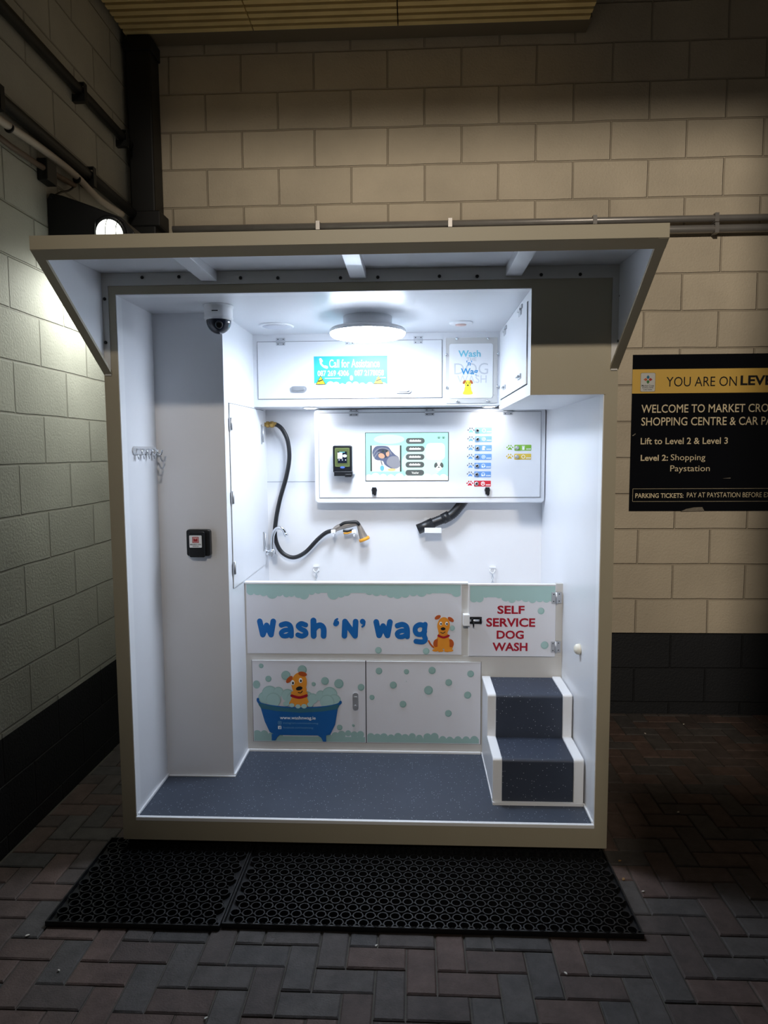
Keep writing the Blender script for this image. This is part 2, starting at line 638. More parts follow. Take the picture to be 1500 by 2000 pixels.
# ------------------------------------------------------------------ the wash booth
W, H0, H1 = 2.0436, 0.05, 2.43
IL, IR, FZ, CZ = 0.057, 1.992, 0.147, 2.33
BK = 1.25
booth = thing('wash_booth', (1.02, 0.7, 0.0), 'white walk-in dog washing booth with a sloping canopy against the block wall', 'booth')
obj('left_side_wall', MB().box(0.003, IL, 0.004, 1.56, H0, H1), M_WHITE, booth)
obj('right_side_wall', MB().box(IR, W - 0.003, 0.004, 1.56, H0, H1), M_WHITE, booth)
obj('back_wall', MB().box(IL, IR, BK, BK + 0.03, FZ, CZ), M_WHITE, booth)
obj('ceiling_panel', MB().box(IL, IR, 0.004, 1.56, CZ, H1), M_WHITE, booth)
obj('floor_base', MB().box(IL, IR, 0.004, 1.56, H0, FZ - 0.012), M_FRAME, booth)
fr = MB()
fr.box(0, IL, -0.002, 0.004, H0, H1).box(IR, W, -0.002, 0.004, H0, H1)
fr.box(IL, IR, -0.002, 0.004, H0, FZ - 0.004).box(IL, IR, -0.002, 0.004, CZ, H1)
obj('front_frame', fr, M_FRAME, booth)
obj('floor_covering', MB().box(IL, IR, 0.012, 0.66, FZ - 0.012, FZ), M_VINYL, booth)
tr = MB()
tr.box(IL, IR, -0.004, 0.012, FZ - 0.012, FZ + 0.004)
tr.box(IL, IL + 0.008, 0.012, 0.377, FZ, FZ + 0.012)
tr.box(IL + 0.008, 0.379 + 0.01, 0.367, 0.377, FZ, FZ + 0.006)
tr.box(0.379, 0.389, 0.377, 0.66, FZ, FZ + 0.012)
tr.box(0.389, 1.587, 0.648, 0.66, FZ, FZ + 0.012)
tr.box(IR - 0.008, IR, 0.012, 0.16, FZ, FZ + 0.012)
obj('floor_trim', tr, M_TRIM, booth, bevel=0.002)
ct = MB()
ct.box(IL, IL + 0.003, 0.0, 0.05, FZ + 0.004, CZ - 0.003).box(IR - 0.003, IR, 0.0, 0.05, FZ + 0.004, 1.918).box(IL, 1.704, 0.0, 0.05, CZ - 0.003, CZ)
obj('opening_edge_trim', ct, M_TRIM, booth)
sz_ = (0.511, 1.525)
obj('panel_seam', MB().box(0.38, 0.69, BK - 0.0008, BK, sz_[1] - 0.0015, sz_[1] + 0.0015), mat('grey_sealant', (150, 156, 166), 0.6), booth)
obj('base_rail', MB().box(0.08, W - 0.08, 0.1, 1.45, 0.0, H0), M_DARKPIPE, booth)
# canopy
can = MB()
CY = -0.5
can.prism([(CY + 0.016, 2.391), (CY + 0.016, 2.404), (0.0, 2.4265), (0.0, 2.412)], 'x', 0.006, W - 0.006)
rim = MB()
rim.prism([(CY, 2.404), (CY, 2.3605), (CY + 0.035, 2.336), (CY + 0.035, 2.35), (CY + 0.015, 2.364), (CY + 0.015, 2.4046)], 'x', -0.001, W + 0.001)
for a, b, c, d in ((0.0, 0.005, 0.0, 0.032), (W - 0.005, W, W - 0.032, W)):
    can.prism([(CY + 0.015, 2.4045), (0.0, 2.427), (0.0, 2.027), (CY + 0.015, 2.366)], 'x', a, b)
    rim.prism([(CY + 0.002, 2.3585), (0.0, 2.012), (0.0, 2.0265), (CY + 0.002, 2.3725)], 'x', c, d)
canopy = obj('canopy', can, M_WHITE, booth)
obj('canopy_rim', rim, M_FRAME, canopy)
fl = MB()
fl.box(0.005, W - 0.005, -0.006, -0.002, 2.362, 2.411)
fl.box(0.005, 0.030, -0.006, -0.002, 2.01, 2.362).box(W - 0.030, W - 0.005, -0.006, -0.002, 2.01, 2.362)
obj('mounting_flange', fl, M_STEELWHITE, canopy)
for x in (0.441, 1.03, 1.633):
    b = MB().prism([(CY + 0.02, 2.392), (CY + 0.02, 2.372), (-0.008, 2.373), (-0.008, 2.412)], 'x', x - 0.031, x + 0.031)
    obj('canopy_brace', b, M_WHITE, canopy, bevel=0.002)
bm0 = MB().lathe([(0.006, 0), (0.007, 0.004), (0.004, 0.008)], (0, 0, 0), (0, -1, 0), 10)
first = None
for p in [(0.172, 2.392), (0.32, 2.392), (0.566, 2.384), (0.714, 2.381), (0.961, 2.377), (1.107, 2.377), (1.347, 2.377), (1.493, 2.374), (1.739, 2.376), (1.888, 2.375), (0.017, 2.311), (0.014, 2.141), (2.044, 2.292), (2.042, 2.121)]:
    q = (p[0], -0.006, p[1])
    if first is None:
        first = obj('bolt', MB().merge(bm0, q), M_BOLT, canopy)
        f0 = Vector(q)
    else:
        dup(first, Vector(q) - f0)

# ------------------------------------------------------------------ small hardware meshes
def hinge_front(x, y, z, w=0.036, h=0.030):
    m = MB()
    m.box(x - w / 2, x + w / 2, y - 0.003, y, z + 0.003, z + h / 2)
    m.box(x - w / 2, x + w / 2, y - 0.003, y, z - h / 2, z - 0.003)
    m.tube([(x - w / 2, y - 0.005, z), (x + w / 2, y - 0.005, z)], 0.004, 8)
    for sx in (-0.3, 0.3):
        for sz in (-0.32, 0.32):
            m.lathe([(0.003, 0), (0.002, 0.0015)], (x + sx * w, y - 0.003, z + sz * h), (0, -1, 0), 8, mi=1)
    return m
def hinge_side(x, y, z, h=0.06, w=0.03, s=1):
    m = MB()
    m.box(x, x + s * 0.003, y - w / 2, y - 0.003, z - h / 2, z + h / 2)
    m.box(x, x + s * 0.003, y + 0.003, y + w / 2, z - h / 2, z + h / 2)
    m.tube([(x + s * 0.006, y, z - h / 2), (x + s * 0.006, y, z + h / 2)], 0.005, 8)
    return m
def oval_lock(cx, y, cz, w, h):
    m = MB()
    r = min(w, h) / 2 - 0.0005
    m.prism(rrect(cx - w / 2, cx + w / 2, cz - h / 2, cz + h / 2, r), 'y', y - 0.008, y)
    q = 0.72
    m.prism(rrect(cx - w * q / 2, cx + w * q / 2, cz - h * q * .8 / 2, cz + h * q * .8 / 2, r * q * .7), 'y', y - 0.012, y - 0.008)
    if w > h:
        m.lathe([(0.006, 0), (0.006, 0.006)], (cx + w * 0.27, y - 0.011, cz), (0, -1, 0), 14)
    else:
        m.lathe([(0.007, 0), (0.007, 0.006)], (cx, y - 0.011, cz - h * 0.25), (0, -1, 0), 14)
    return m
def gap_front(x0, x1, z0, z1, y):
    return MB().box(x0, x1, y - 0.0012, y, z0, z1)

# ------------------------------------------------------------------ tall cabinet on the left
tc = thing('tall_cabinet', (0.218, 0.8, FZ), 'tall white cabinet column in the left corner with a hinged side door', 'cabinet')
obj('body', MB().box(IL, 0.379, 0.377, BK, FZ, CZ), M_WHITE, tc)
td = MB().prism([(0.447, 1.048), (0.447, 1.932), (1.19, 1.940), (1.19, 1.048)], 'x', 0.3792, 0.3802)
obj('door_gap', td, M_GAP, tc)
td = MB().prism([(0.450, 1.051), (0.450, 1.929), (1.187, 1.937), (1.187, 1.051)], 'x', 0.3802, 0.384)
obj('door', td, M_WHITE, tc)
h0 = None
for y, z in [(0.448, 1.833), (0.451, 1.486), (0.446, 1.148)]:
    if h0 is None:
        h0 = obj('hinge', hinge_side(0.384, 0.452, z), M_STEEL, tc); hz = z
    else:
        dup(h0, (0, 0, z - hz))
h0 = None
for y, z in ((1.10, 1.80), (1.10, 1.19)):
    m = MB().box(0.384, 0.388, y - 0.012, y + 0.012, z - 0.055, z + 0.055).tube([(0.395, y, z - 0.045), (0.395, y, z + 0.045)], 0.004, 8)
    obj('door_handle', m, M_STEEL, tc)

# ------------------------------------------------------------------ overhead cabinet
OY = 0.965
oc = thing('overhead_cabinet', (1.04, 1.1, 1.945), 'wide white overhead cabinet with a lift-up flap above the control panel', 'cabinet')
obj('body', MB().box(0.379, 1.704, OY, BK, 1.945, CZ), M_WHITE, oc)
obj('flap_gap', gap_front(0.403, 1.399, 1.985, 2.293, OY), M_GAP, oc)
flap = obj('flap_door', MB().box(0.4055, 1.3965, OY - 0.006, OY - 0.0012, 1.9875, 2.2905), M_WHITE, oc)
for x in [(0.532, 2.3), (0.905, 2.296), (1.271, 2.288)]:
    obj('hinge', hinge_front(x[0], OY - 0.004, 2.291, 0.048, 0.040), [M_STEEL, M_GAP], oc)
for p in [(0.627, 2.038), (1.191, 2.027)]:
    obj('oval_lock', oval_lock(p[0], OY - 0.006, p[1], 0.088, 0.032), M_STEEL, flap)
M_TEAL = mat('turquoise_print', (62, 196, 216), 0.4)
M_TEXTW = mat('white_print', (246, 248, 250), 0.4)
M_WARN = mat('warning_yellow', (240, 200, 40), 0.4)
M_INK = mat('black_print', (26, 26, 30), 0.4)
st = Art(OY - 0.0062, 613, 695, *(0.71, 2.211), 0.00277)
st.poly([(613, 695), (756, 695), (756, 750), (613, 750)], M_TEAL)
st.cloud(613, 756, (750, 749, -1), [(617, 751, 5), (628, 752, 6), (645, 751, 8), (656, 751, 7), (668, 752, 5), (681, 750, 6), (694, 751, 7), (707, 752, 6), (722, 751, 6), (735, 751, 7), (748, 752, 6)], M_TEXTW)
st.stroke([(626, 702), (627, 709), (633, 715), (638, 716)], 1.9, M_TEXTW)
st.stroke([(626, 701), (628, 704)], 2.7, M_TEXTW)
st.stroke([(635, 715), (638, 716)], 2.7, M_TEXTW)
st.text('Call for Assistance', 643, 741, 701, 717, M_TEXTW, 0.014)
st.text('087 269 4306', 620, 681, 722, 733, M_TEXTW, 0.02)
st.text('087 2178058', 692, 749, 722, 733, M_TEXTW, 0.02)
for u in (634, 735):
    for k in range(12):
        st.poly([(u + k * 2.6, 736.5), (u + 2 + k * 2.6, 736.5), (u + 2 + k * 2.6, 738), (u + k * 2.6, 738)], M_TEXTW) if u + k * 2.6 < 752 else None
st.ell(686, 737, 3.2, 5, M_TEXTW)
for u in (626, 738.5):
    st.poly([(u - 10, 749), (u, 732), (u + 10, 749)], M_INK)
    st.poly([(u - 8.4, 748.2), (u, 733.8), (u + 8.4, 748.2)], M_WARN)
    st.poly([(u - 5, 742), (u + 4, 739), (u + 4.5, 741), (u - 4.5, 744.5)], M_INK)
st.done('help_sticker', flap)

# ------------------------------------------------------------------ poster beside the flap
po = thing('notice_poster', (1.55, OY, 1.97), 'white framed poster with blue lettering beside the overhead flap', 'poster')
obj('backing_board', MB().prism(rrect(1.418, 1.692, 1.955, 2.300, 0.006), 'y', OY - 0.004, OY), M_STEELWHITE, po)
sheet = obj('poster_sheet', MB().prism(rrect(1.436, 1.667, 1.982, 2.268, 0.012), 'y', OY - 0.007, OY - 0.004), M_TRIM, po)
M_PBLUE = mat('poster_pale_blue', (120, 200, 222), 0.4)
M_PBLUE2 = mat('poster_blue', (60, 150, 205), 0.4)
M_PGREY = mat('poster_grey', (206, 210, 216), 0.4)
M_DOGY = mat('print_yellow', (246, 224, 70), 0.4)
M_DOGB = mat('print_brown', (176, 92, 50), 0.4)
pa = Art(OY - 0.0072, 877, 671, 1.436, 2.268, 0.00268)
pa.text('WASH', 893, 951, 733, 748, M_PGREY, 0.0)
pa.text('DOG', 887, 954, 709, 731, M_PGREY, -0.004)
pa.text('THE', 911, 931, 698, 705, M_PGREY, 0.01)
pa.text('Wash', 895, 939, 684, 697, M_PBLUE, 0.02)
pa.text("'n'", 911, 922, 704, 714, M_PBLUE2, 0.02)
pa.text('Wag', 900, 934, 719, 735, M_PBLUE2, 0.02)
def small_dog(a, u, v, s, body, ear):
    a.poly([(u - 9 * s, v), (u - 7 * s, v - 8 * s), (u - 5 * s, v - 15 * s), (u + 5 * s, v - 15 * s), (u + 7 * s, v - 8 * s), (u + 9 * s, v)], body, 5)
    a.ell(u, v - 20 * s, 6.5 * s, 7.5 * s, body)
    a.ell(u - 7 * s, v - 24 * s, 2.4 * s, 4.4 * s, ear, 35)
    a.ell(u + 7 * s, v - 24 * s, 2.4 * s, 4.4 * s, ear, -35)
    a.ell(u, v - 17.5 * s, 1.9 * s, 1.3 * s, M_INK)
    for d in (-2.6, 2.6):
        a.ell(u + d * s, v - 22 * s, 0.9 * s, 0.9 * s, M_INK)
small_dog(pa, 914, 770, 1.0, M_DOGY, M_DOGB)
pa.done('poster_print', sheet)
nut0 = None
for p in [(1.421, 2.211), (1.422, 2.039), (1.695, 2.214), (1.694, 2.042), (1.479, 1.965), (1.638, 1.966), (1.475, 2.294), (1.64, 2.292)]:
    m = MB().lathe([(0.008, 0), (0.0078, 0.006), (0.005, 0.010), (0.001, 0.011)], (p[0], OY - 0.004, p[1]), (0, -1, 0), 10)
    obj('cap_nut', m, M_CHROME, po)

# ------------------------------------------------------------------ corner cabinet, upper right
cc = thing('corner_cabinet', (1.85, 0.48, 1.918), 'white upper corner cabinet on the right wall, its plain end facing out', 'cabinet')
obj('body', MB().box(1.704, IR, -0.001, OY, 1.918, CZ - 0.002), M_WHITE, cc)
obj('end_panel', MB().box(1.704, IR + 0.004, -0.0045, -0.001, 1.918, CZ), M_FRAME, cc)
dg = [(0.808, 2.289), (0.054, 2.255), (0.067, 1.959), (0.885, 1.973)]
cx_, cz_ = sum(p[0] for p in dg) / 4, sum(p[1] for p in dg) / 4
dg = [(0.07, 2.295), (0.90, 2.295), (0.90, 1.965), (0.07, 1.965)]
obj('door_gap', MB().prism(dg, 'x', 1.7028, 1.704), M_GAP, cc)
dg = [(0.074, 2.291), (0.896, 2.291), (0.896, 1.969), (0.074, 1.969)]
cdoor = obj('door', MB().prism(dg, 'x', 1.699, 1.7028), M_WHITE, cc)
for y in (0.24, 0.72):
    m = MB().box(1.695, 1.699, y - 0.03, y + 0.03, 2.270, 2.289).box(1.698, 1.7035, y - 0.03, y + 0.03, 2.296, 2.314)
    m.tube([(1.694, y - 0.03, 2.2925), (1.694, y + 0.03, 2.2925)], 0.005, 8)
    obj('hinge', m, M_STEEL, cc)
for y in (0.24, 0.72):
    m = MB().box(1.694, 1.699, y - 0.04, y + 0.04, 2.005, 2.025).tube([(1.688, y - 0.03, 2.015), (1.688, y + 0.03, 2.015)], 0.004, 8)
    obj('oval_lock', m, M_STEEL, cdoor)

# ------------------------------------------------------------------ control panel
PY = 1.15
cp = thing('control_panel', (1.33, 1.2, 1.405), 'white wall box with screen and coloured wash buttons', 'control panel')
obj('housing', MB().prism(rrect(0.678, 1.988, 1.405, 1.940, 0.022), 'y', PY, BK), M_WHITE, cp, bevel=0.006)
px0, px1, pz0, pz1 = 0.703, 1.962, 1.436, 1.921
obj('door_gap', gap_front(px0, px1, pz0, pz1, PY), M_GAP, cp)
pd = obj('door', MB().box(px0 + 0.0025, px1 - 0.0025, PY - 0.006, PY - 0.0012, pz0 + 0.0025, pz1 - 0.0025), M_WHITE, cp)
FY = PY - 0.006
for p in [(0.906, 1.906), (1.336, 1.903), (1.776, 1.896)]:
    obj('hinge', hinge_front(p[0], PY - 0.004, 1.920, 0.052, 0.038), [M_STEEL, M_GAP], cp)
for p in [(1.02, 1.481), (1.663, 1.479)]:
    m = MB().lathe([(0.016, 0), (0.016, 0.008), (0.013, 0.014)], (p[0], FY, p[1]), (0, -1, 0), 18)
    m.box(p[0] - 0.012, p[0] + 0.012, FY - 0.016, FY - 0.004, p[1] - 0.024, p[1] + 0.016)
    m.lathe([(0.006, 0), (0.006, 0.012)], (p[0] + 0.004, FY, p[1] - 0.026), (0, -1, 0), 12)
    obj('cam_lock', m, M_BLACK, cp, bevel=0.002)
# screen
sa, sb = [(0.973, 1.804), (1.44, 1.535)]
scr = obj('screen', MB().box(sa[0] - 0.003, sb[0] + 0.003, FY - 0.003, FY, sb[1] - 0.003, sa[1] + 0.003), M_BLACK, cp)
E_MINT = emit('screen_mint', (178, 246, 232), SCREEN)
E_MINT2 = emit('screen_light_mint', (214, 252, 244), SCREEN)
E_WHITE = emit('screen_white', (250, 255, 253), SCREEN)
E_PILL = emit('screen_grey', (84, 92, 92), SCREEN)
E_DARK = emit('screen_dark_green', (24, 48, 44), SCREEN)
E_NAVY = emit('screen_slate', (92, 104, 140), SCREEN)
E_NAVY2 = emit('screen_dark_slate', (52, 58, 84), SCREEN)
E_FAWN = emit('screen_fawn', (222, 178, 150), SCREEN)
E_GREY = emit('screen_soft_grey', (150, 154, 170), SCREEN)
E_CYAN = emit('screen_cyan', (110, 200, 224), SCREEN)
E_AMBER = emit('screen_amber', (236, 214, 150), SCREEN)
ks = (sb[0] - sa[0]) / 161.0
sc_ = Art(FY - 0.0031, 714, 846, sa[0], sa[1], ks, (sa[1] - sb[1]) / 92.0)
sc_.poly([(714, 846), (875, 846), (875, 938), (714, 938)], E_MINT)
sc_.ell(824, 905, 40, 30, E_MINT2)
sc_.ell(760, 858, 30, 9, E_MINT2)
sc_.rr(832, 866, 869, 898, 8, E_WHITE)
sc_.cloud(714, 875, (938, 930, -1), [(720, 934, 8), (733, 932, 9), (748, 933, 8), (763, 934, 8), (780, 933, 9), (797, 934, 8), (815, 936, 8), (834, 934, 9), (851, 935, 9), (866, 934, 8)], E_WHITE)
sc_.poly([(723, 870), (784, 870), (784, 920.5), (723, 920.5)], E_WHITE)
sc_.poly([(723, 870), (726, 870), (726, 920), (723, 920)], E_DARK)
sc_.poly([(781, 870), (784, 870), (784, 921), (781, 921)], E_DARK)
# photo of a small dog wrapped in a towel
sc_.poly([(727, 884), (732, 873), (742, 870.5), (757, 872), (764, 880), (772, 888), (779, 894), (780.5, 911), (766, 915), (752, 908), (747, 900), (733, 897)], E_NAVY, 5)
sc_.poly([(755, 905), (760, 893), (775, 891), (780.5, 899), (780.5, 911), (768, 914)], E_GREY, 5)
sc_.ell(749, 884, 12, 10, E_NAVY2, 20)
sc_.ell(745, 890, 6.5, 5, E_FAWN, 20)
sc_.ell(757, 886, 3.5, 5.5, E_FAWN)
sc_.ell(748, 881, 2.4, 2.2, E_DARK)
sc_.ell(755, 881, 2.2, 2.2, E_DARK)
sc_.stroke([(729, 888), (735, 879), (746, 875), (758, 878), (764, 887)], 0.8, E_GREY)
sc_.stroke([(731, 893), (738, 884), (742, 883)], 0.8, E_GREY)
sc_.ell(746, 914, 4, 5.5, E_CYAN)
sc_.ell(765, 917, 8, 2.6, E_AMBER)
sc_.stroke([(744, 900), (746, 907)], 0.8, E_NAVY2)
for i, (v, w) in enumerate(((861.5, 23), (877, 23), (892.5, 23), (907.5, 22), (923, 14))):
    d = -0.3 * i
    sc_.rr(793 + d, v - 5.6, 829.5 + d, v + 5.6, 5.5, E_PILL)
    if i < 4:
        sc_.rr(811 + d - w / 2, v - 1.6, 811 + d + w / 2, v + 1.6, 1.3, E_WHITE)
        for k in range(4):
            sc_.ell(811 + d - w / 2 + 3 + k * 5, v - 1.6, 1.1, 1.1, E_WHITE)
    else:
        sc_.text('Voucher', 804, 818, v - 2.2, v + 2.2, E_WHITE, 0.02)
def paw(a, u, v, s, m, m2=None):
    a.poly([(u - 4.2 * s, v + 4.4 * s), (u - 3.6 * s, v + 1.2 * s), (u, v - 1.4 * s), (u + 3.6 * s, v + 1.2 * s), (u + 4.2 * s, v + 4.4 * s), (u, v + 3.6 * s)], m, 5)
    for du, dv, r in ((-6, -1, 28), (-2.4, -4.4, 8), (2.4, -4.4, -8), (6, -1, -28)):
        a.ell(u + du * s, v + dv * s, 1.35 * s, 1.9 * s, m2 or m, r)
for u in (857, 866):
    paw(sc_, u, 855.5, 0.42, E_DARK)
sc_.ell(857, 911, 7.2, 8, E_WHITE)
sc_.ell(851, 908.5, 3.0, 5.2, E_PILL, 15)
sc_.ell(863, 908.5, 3.0, 5.2, E_PILL, -15)
sc_.ell(854.5, 908.5, 1, 1, E_DARK)
sc_.ell(859.5, 908.5, 1, 1, E_DARK)
sc_.ell(857, 912.5, 1.7, 1.1, E_DARK)
sc_.done('screen_picture', scr)
# push buttons with printed labels
rows = [(932.5, 841, 920, (150, 222, 220), 960, 0), (932.4, 857.5, 919.8, (142, 188, 226), 960, 1), (932.2, 874.5, 919.4, (128, 176, 228), 960, 2),
        (932, 891.5, 919.2, (120, 168, 226), 960, 1), (931.8, 908.5, 919.2, (118, 166, 226), 959, 3), (931.6, 925, 919, (116, 164, 226), 959, 4),
        (931.2, 943, 918.4, (206, 40, 56), 959, 5), (1008.4, 874.5, 995, (132, 186, 64), 1036, 6), (1008.4, 891.5, 994.6, (222, 190, 70), 1036, 7)]
M_PAWGREY = mat('paw_grey', (128, 134, 142), 0.4)
q0 = (1.572, 1.815)
kb = 0.00292
for (u, v, up, rgb, ue, kind) in rows:
    lm = mat('button_label_colour', rgb, 0.4)
    a = Art(FY - 0.0002, 921, 841, q0[0], q0[1], kb, 0.00294)
    paw(a, up, v, 0.9, lm, lm if kind in (5, 6, 7) else M_PAWGREY)
    a.rr(u - 4.8, v - 5.6, ue, v + 5.6, 1.4, lm)
    c = u + 12.4
    if kind in (0, 1, 3, 4, 7):
        a.ell(c, v, 3.6, 3.6, M_TEXTW)
        a.ell(c, v, 2.6, 2.6, lm)
        if kind == 1:
            a.ell(c, v, 1.4, 1.4, M_TEXTW)
        if kind in (3, 4):
            a.ell(c - 1.8, v + 2, 1.8, 1.8, M_TEXTW)
            a.ell(c + 2.4, v + 1.4, 1.5, 1.5, M_TEXTW)
    elif kind == 2:
        a.poly([(c - 3, v + 4), (c - 2.5, v - 3.5), (c + 1, v - 4), (c + 4, v - 2), (c + 1.6, v), (c + 2.4, v + 4)], M_TEXTW)
    elif kind == 5:
        a.ell(c, v, 4, 4, M_TEXTW)
        paw(a, c, v + 0.3, 0.5, lm)
    else:
        a.poly([(c - 2.4, v - 2), (c + 2.4, v - 2), (c + 2.0, v + 4), (c - 2.0, v + 4)], M_TEXTW)
        a.poly([(c - 3, v - 3.6), (c + 3, v - 3.6), (c + 3, v - 2.6), (c - 3, v - 2.6)], M_TEXTW)
    for k in range(4):
        w = c + 5.5 + k * 2.3
        if w + 1.8 < ue - 0.5:
            a.rr(w, v + 1.4, w + 1.8, v + 3.6, 0.5, M_TEXTW)
    lab = a.done('button_label', pd)
    P = a.P(u, v)
    m = MB().lathe([(0.0115, 0), (0.0115, 0.004), (0.010, 0.006)], (P[0], FY - 0.0003, P[1]), (0, -1, 0), 20)
    m.lathe([(0.0075, 0), (0.0075, 0.0065), (0.006, 0.0075)], (P[0], FY - 0.0003, P[1]), (0, -1, 0), 16, mi=1)
    obj('push_button', m, [M_STEEL, M_CHROME], pd)

# card reader mounted on the control panel
ra, rb = [(0.792, 1.735), (0.903, 1.56)]
rd = thing('card_reader', ((ra[0] + rb[0]) / 2, FY, rb[1]), 'black card payment reader left of the screen', 'card reader')
x0, x1, z1, z0 = ra[0], rb[0], ra[1], rb[1]
xm = (x0 + x1) / 2
obj('mounting_plate', MB().prism(rrect(x0 - 0.004, x1 + 0.008, z0 + 0.012, z1 + 0.004, 0.008), 'y', FY - 0.02, FY), M_TRIM, rd)
obj('housing', MB().prism(rrect(x0, x1 - 0.004, z0 + 0.022, z1, 0.010), 'y', 1.075, FY - 0.02), M_BLACK, rd, bevel=0.004)
m = MB().box(x0 + 0.006, x1 - 0.002, 1.070, 1.13, z0 + 0.004, z0 + 0.030).box(xm + 0.012, x1 - 0.006, 1.068, 1.12, z0 - 0.002, z0 + 0.016)
obj('card_slot', m, M_BLACK, rd, bevel=0.003)
M_OLIVE = mat('olive_bezel', (88, 98, 56), 0.4)
M_LCD = mat('reader_display', (30, 34, 46), 0.2)
M_BLUEB = mat('reader_blue_button', (90, 120, 220), 0.3)
a = Art(1.0748, 0, 0, x0, z1, (x1 - x0) / 39.0)
a.rr(4, 4.5, 33.5, 42, 2, M_OLIVE)
a.rr(5, 5.5, 32.5, 41, 2, mat('olive_bezel_light', (116, 128, 80), 0.4))
a.rr(6, 6.6, 31.5, 40, 1.5, M_OLIVE)
a.rr(9.5, 12, 28, 35, 0.8, M_LCD)
a.rr(9.5, 14, 19, 26, 0.6, M_TEXTW)
a.ell(23.8, 20.5, 4.2, 2.9, M_TEXTW)
a.rr(13, 12.6, 24, 13.8, 0.5, M_PBLUE)
for u in (12.5, 19, 25.5):
    a.ell(u, 28.5, 1, 1, M_TEXTW)
a.ell(19, 43, 4.6, 2, M_BLUEB)
a.done('display', rd)

# ------------------------------------------------------------------ bath with gate and cupboard
TY = 0.66
bt = thing('bath_unit', (1.18, 0.95, FZ), 'raised dog bath with printed front panel, gate and cupboard below', 'bath')
obj('base_cabinet', MB().box(0.379, IR, TY, BK, FZ, 0.662), M_STEELWHITE, bt)
obj('basin', MB().box(0.379, IR, TY + 0.03, BK, 0.662, 0.69), M_STEEL, bt)
obj('front_wall', MB().box(0.379, 1.519, TY + 0.002, TY + 0.03, 0.662, 1.033), M_STEELWHITE, bt)
obj('top_rail', MB().box(0.379, 1.519, TY - 0.004, TY + 0.034, 1.030, 1.040), M_TRIM, bt, bevel=0.002)
obj('gate_post', MB().box(1.958, IR, TY + 0.002, TY + 0.03, 0.662, 1.035), M_STEELWHITE, bt)
fp = obj('front_panel', MB().box(0.388, 1.486, TY - 0.002, TY + 0.002, 0.668, 1.030), M_PANEL, bt)
M_CLOUD = mat('pale_teal_print', (172, 206, 204), 0.4)
M_CLOUD2 = mat('mid_teal_print', (140, 182, 180), 0.4)
M_BUB = mat('bubble_print', (158, 192, 189), 0.4)
M_BUB2 = mat('bubble_shade_print', (138, 176, 172), 0.4)
M_BLUE = mat('royal_blue_print', (26, 108, 186), 0.4)
M_TUBBLUE = mat('bath_blue_print', (20, 96, 166), 0.4)
M_TUBDARK = mat('bath_dark_print', (58, 112, 132), 0.4)
M_DOG = mat('print_orange', (236, 152, 50), 0.4)
M_DOGD = mat('print_rust', (190, 88, 38), 0.4)
M_RED = mat('maroon_print', (168, 20, 44), 0.4)
U0, V0, X0, Z0, K, KZ = 482, 1138, 0.388, 1.036, 0.00259, 0.00267
ft = Art(TY - 0.0022, U0, V0, X0, Z0, K, KZ)
ft.cloud(483, 904, (1140.5, 1157, 1), [(491, 1154, 8), (505, 1152, 10), (517, 1155, 9), (534, 1157, 12), (548, 1155, 9), (562, 1159, 7), (572, 1157, 8),
         (586, 1158, 9), (597, 1160, 10), (612, 1153, 8), (625, 1151, 8), (640, 1150, 7), (655, 1158, 12), (670, 1157, 9), (681, 1154, 9), (698, 1148, 8), (712, 1148, 9),
         (726, 1152, 9), (740, 1153, 10), (754, 1153, 9), (768, 1157, 9), (781, 1158, 10), (796, 1157, 9), (812, 1154, 9), (828, 1153, 11), (843, 1150, 9), (858, 1148, 9), (872, 1148, 8), (884, 1150, 8), (896, 1153, 11)], M_CLOUD)
B = M_BLUE
def S(pts, r, dx=0, sm=5):
    ft.stroke([(u + dx, v) for u, v in pts], r, B, sm)
for dx in (0, 231):
    S([(508, 1213), (513.5, 1239), (521.5, 1221), (530, 1239), (535, 1213)], 5.6, dx, 0)
for dx in (0, 229.6):
    S([(551, 1220), (560, 1217.6), (567.5, 1220.5), (570.3, 1228), (570.3, 1241)], 5.2, dx)
    S([(570, 1229.5), (558, 1230), (550.5, 1235), (553.5, 1241), (562, 1241), (570, 1236)], 4.6, dx)
S([(599.5, 1219.5), (590.5, 1217), (584.5, 1222), (590, 1227.5), (598, 1231.5), (599.5, 1237.5), (591.5, 1241.3), (583.5, 1239)], 4.9)
S([(615, 1211), (615, 1240.5)], 5.9, 0, 0)
S([(615, 1230), (620, 1223), (628.5, 1220), (634.7, 1226), (634.7, 1240.5)], 5.7)
S([(661, 1215), (659, 1217)], 5.0, 0, 0)
S([(657, 1214), (658.5, 1210), (662.5, 1207.5)], 1.9)
S([(676, 1240), (677.5, 1212.5), (697, 1240), (698.5, 1212.5)], 5.6, 0, 0)
S([(712, 1212), (713, 1213)], 5.2, 0, 0)
S([(716, 1214), (715, 1219), (711.5, 1222)], 2.0)
S([(835, 1217), (833, 1237), (835.5, 1246), (830, 1251), (817, 1250)], 4.9)
S([(834, 1220), (825, 1217.5), (817, 1222), (815.6, 1230), (820, 1236), (828, 1236), (834, 1231)], 4.9)
for u, v, r in ((743, 1268, 6.5), (837, 1269, 6.5), (888, 1224, 5)):
    ft.ell(u, v, r, r, M_BUB)
    ft.ell(u - 0.8, v - 0.8, r * 0.8, r * 0.8, M_CLOUD)
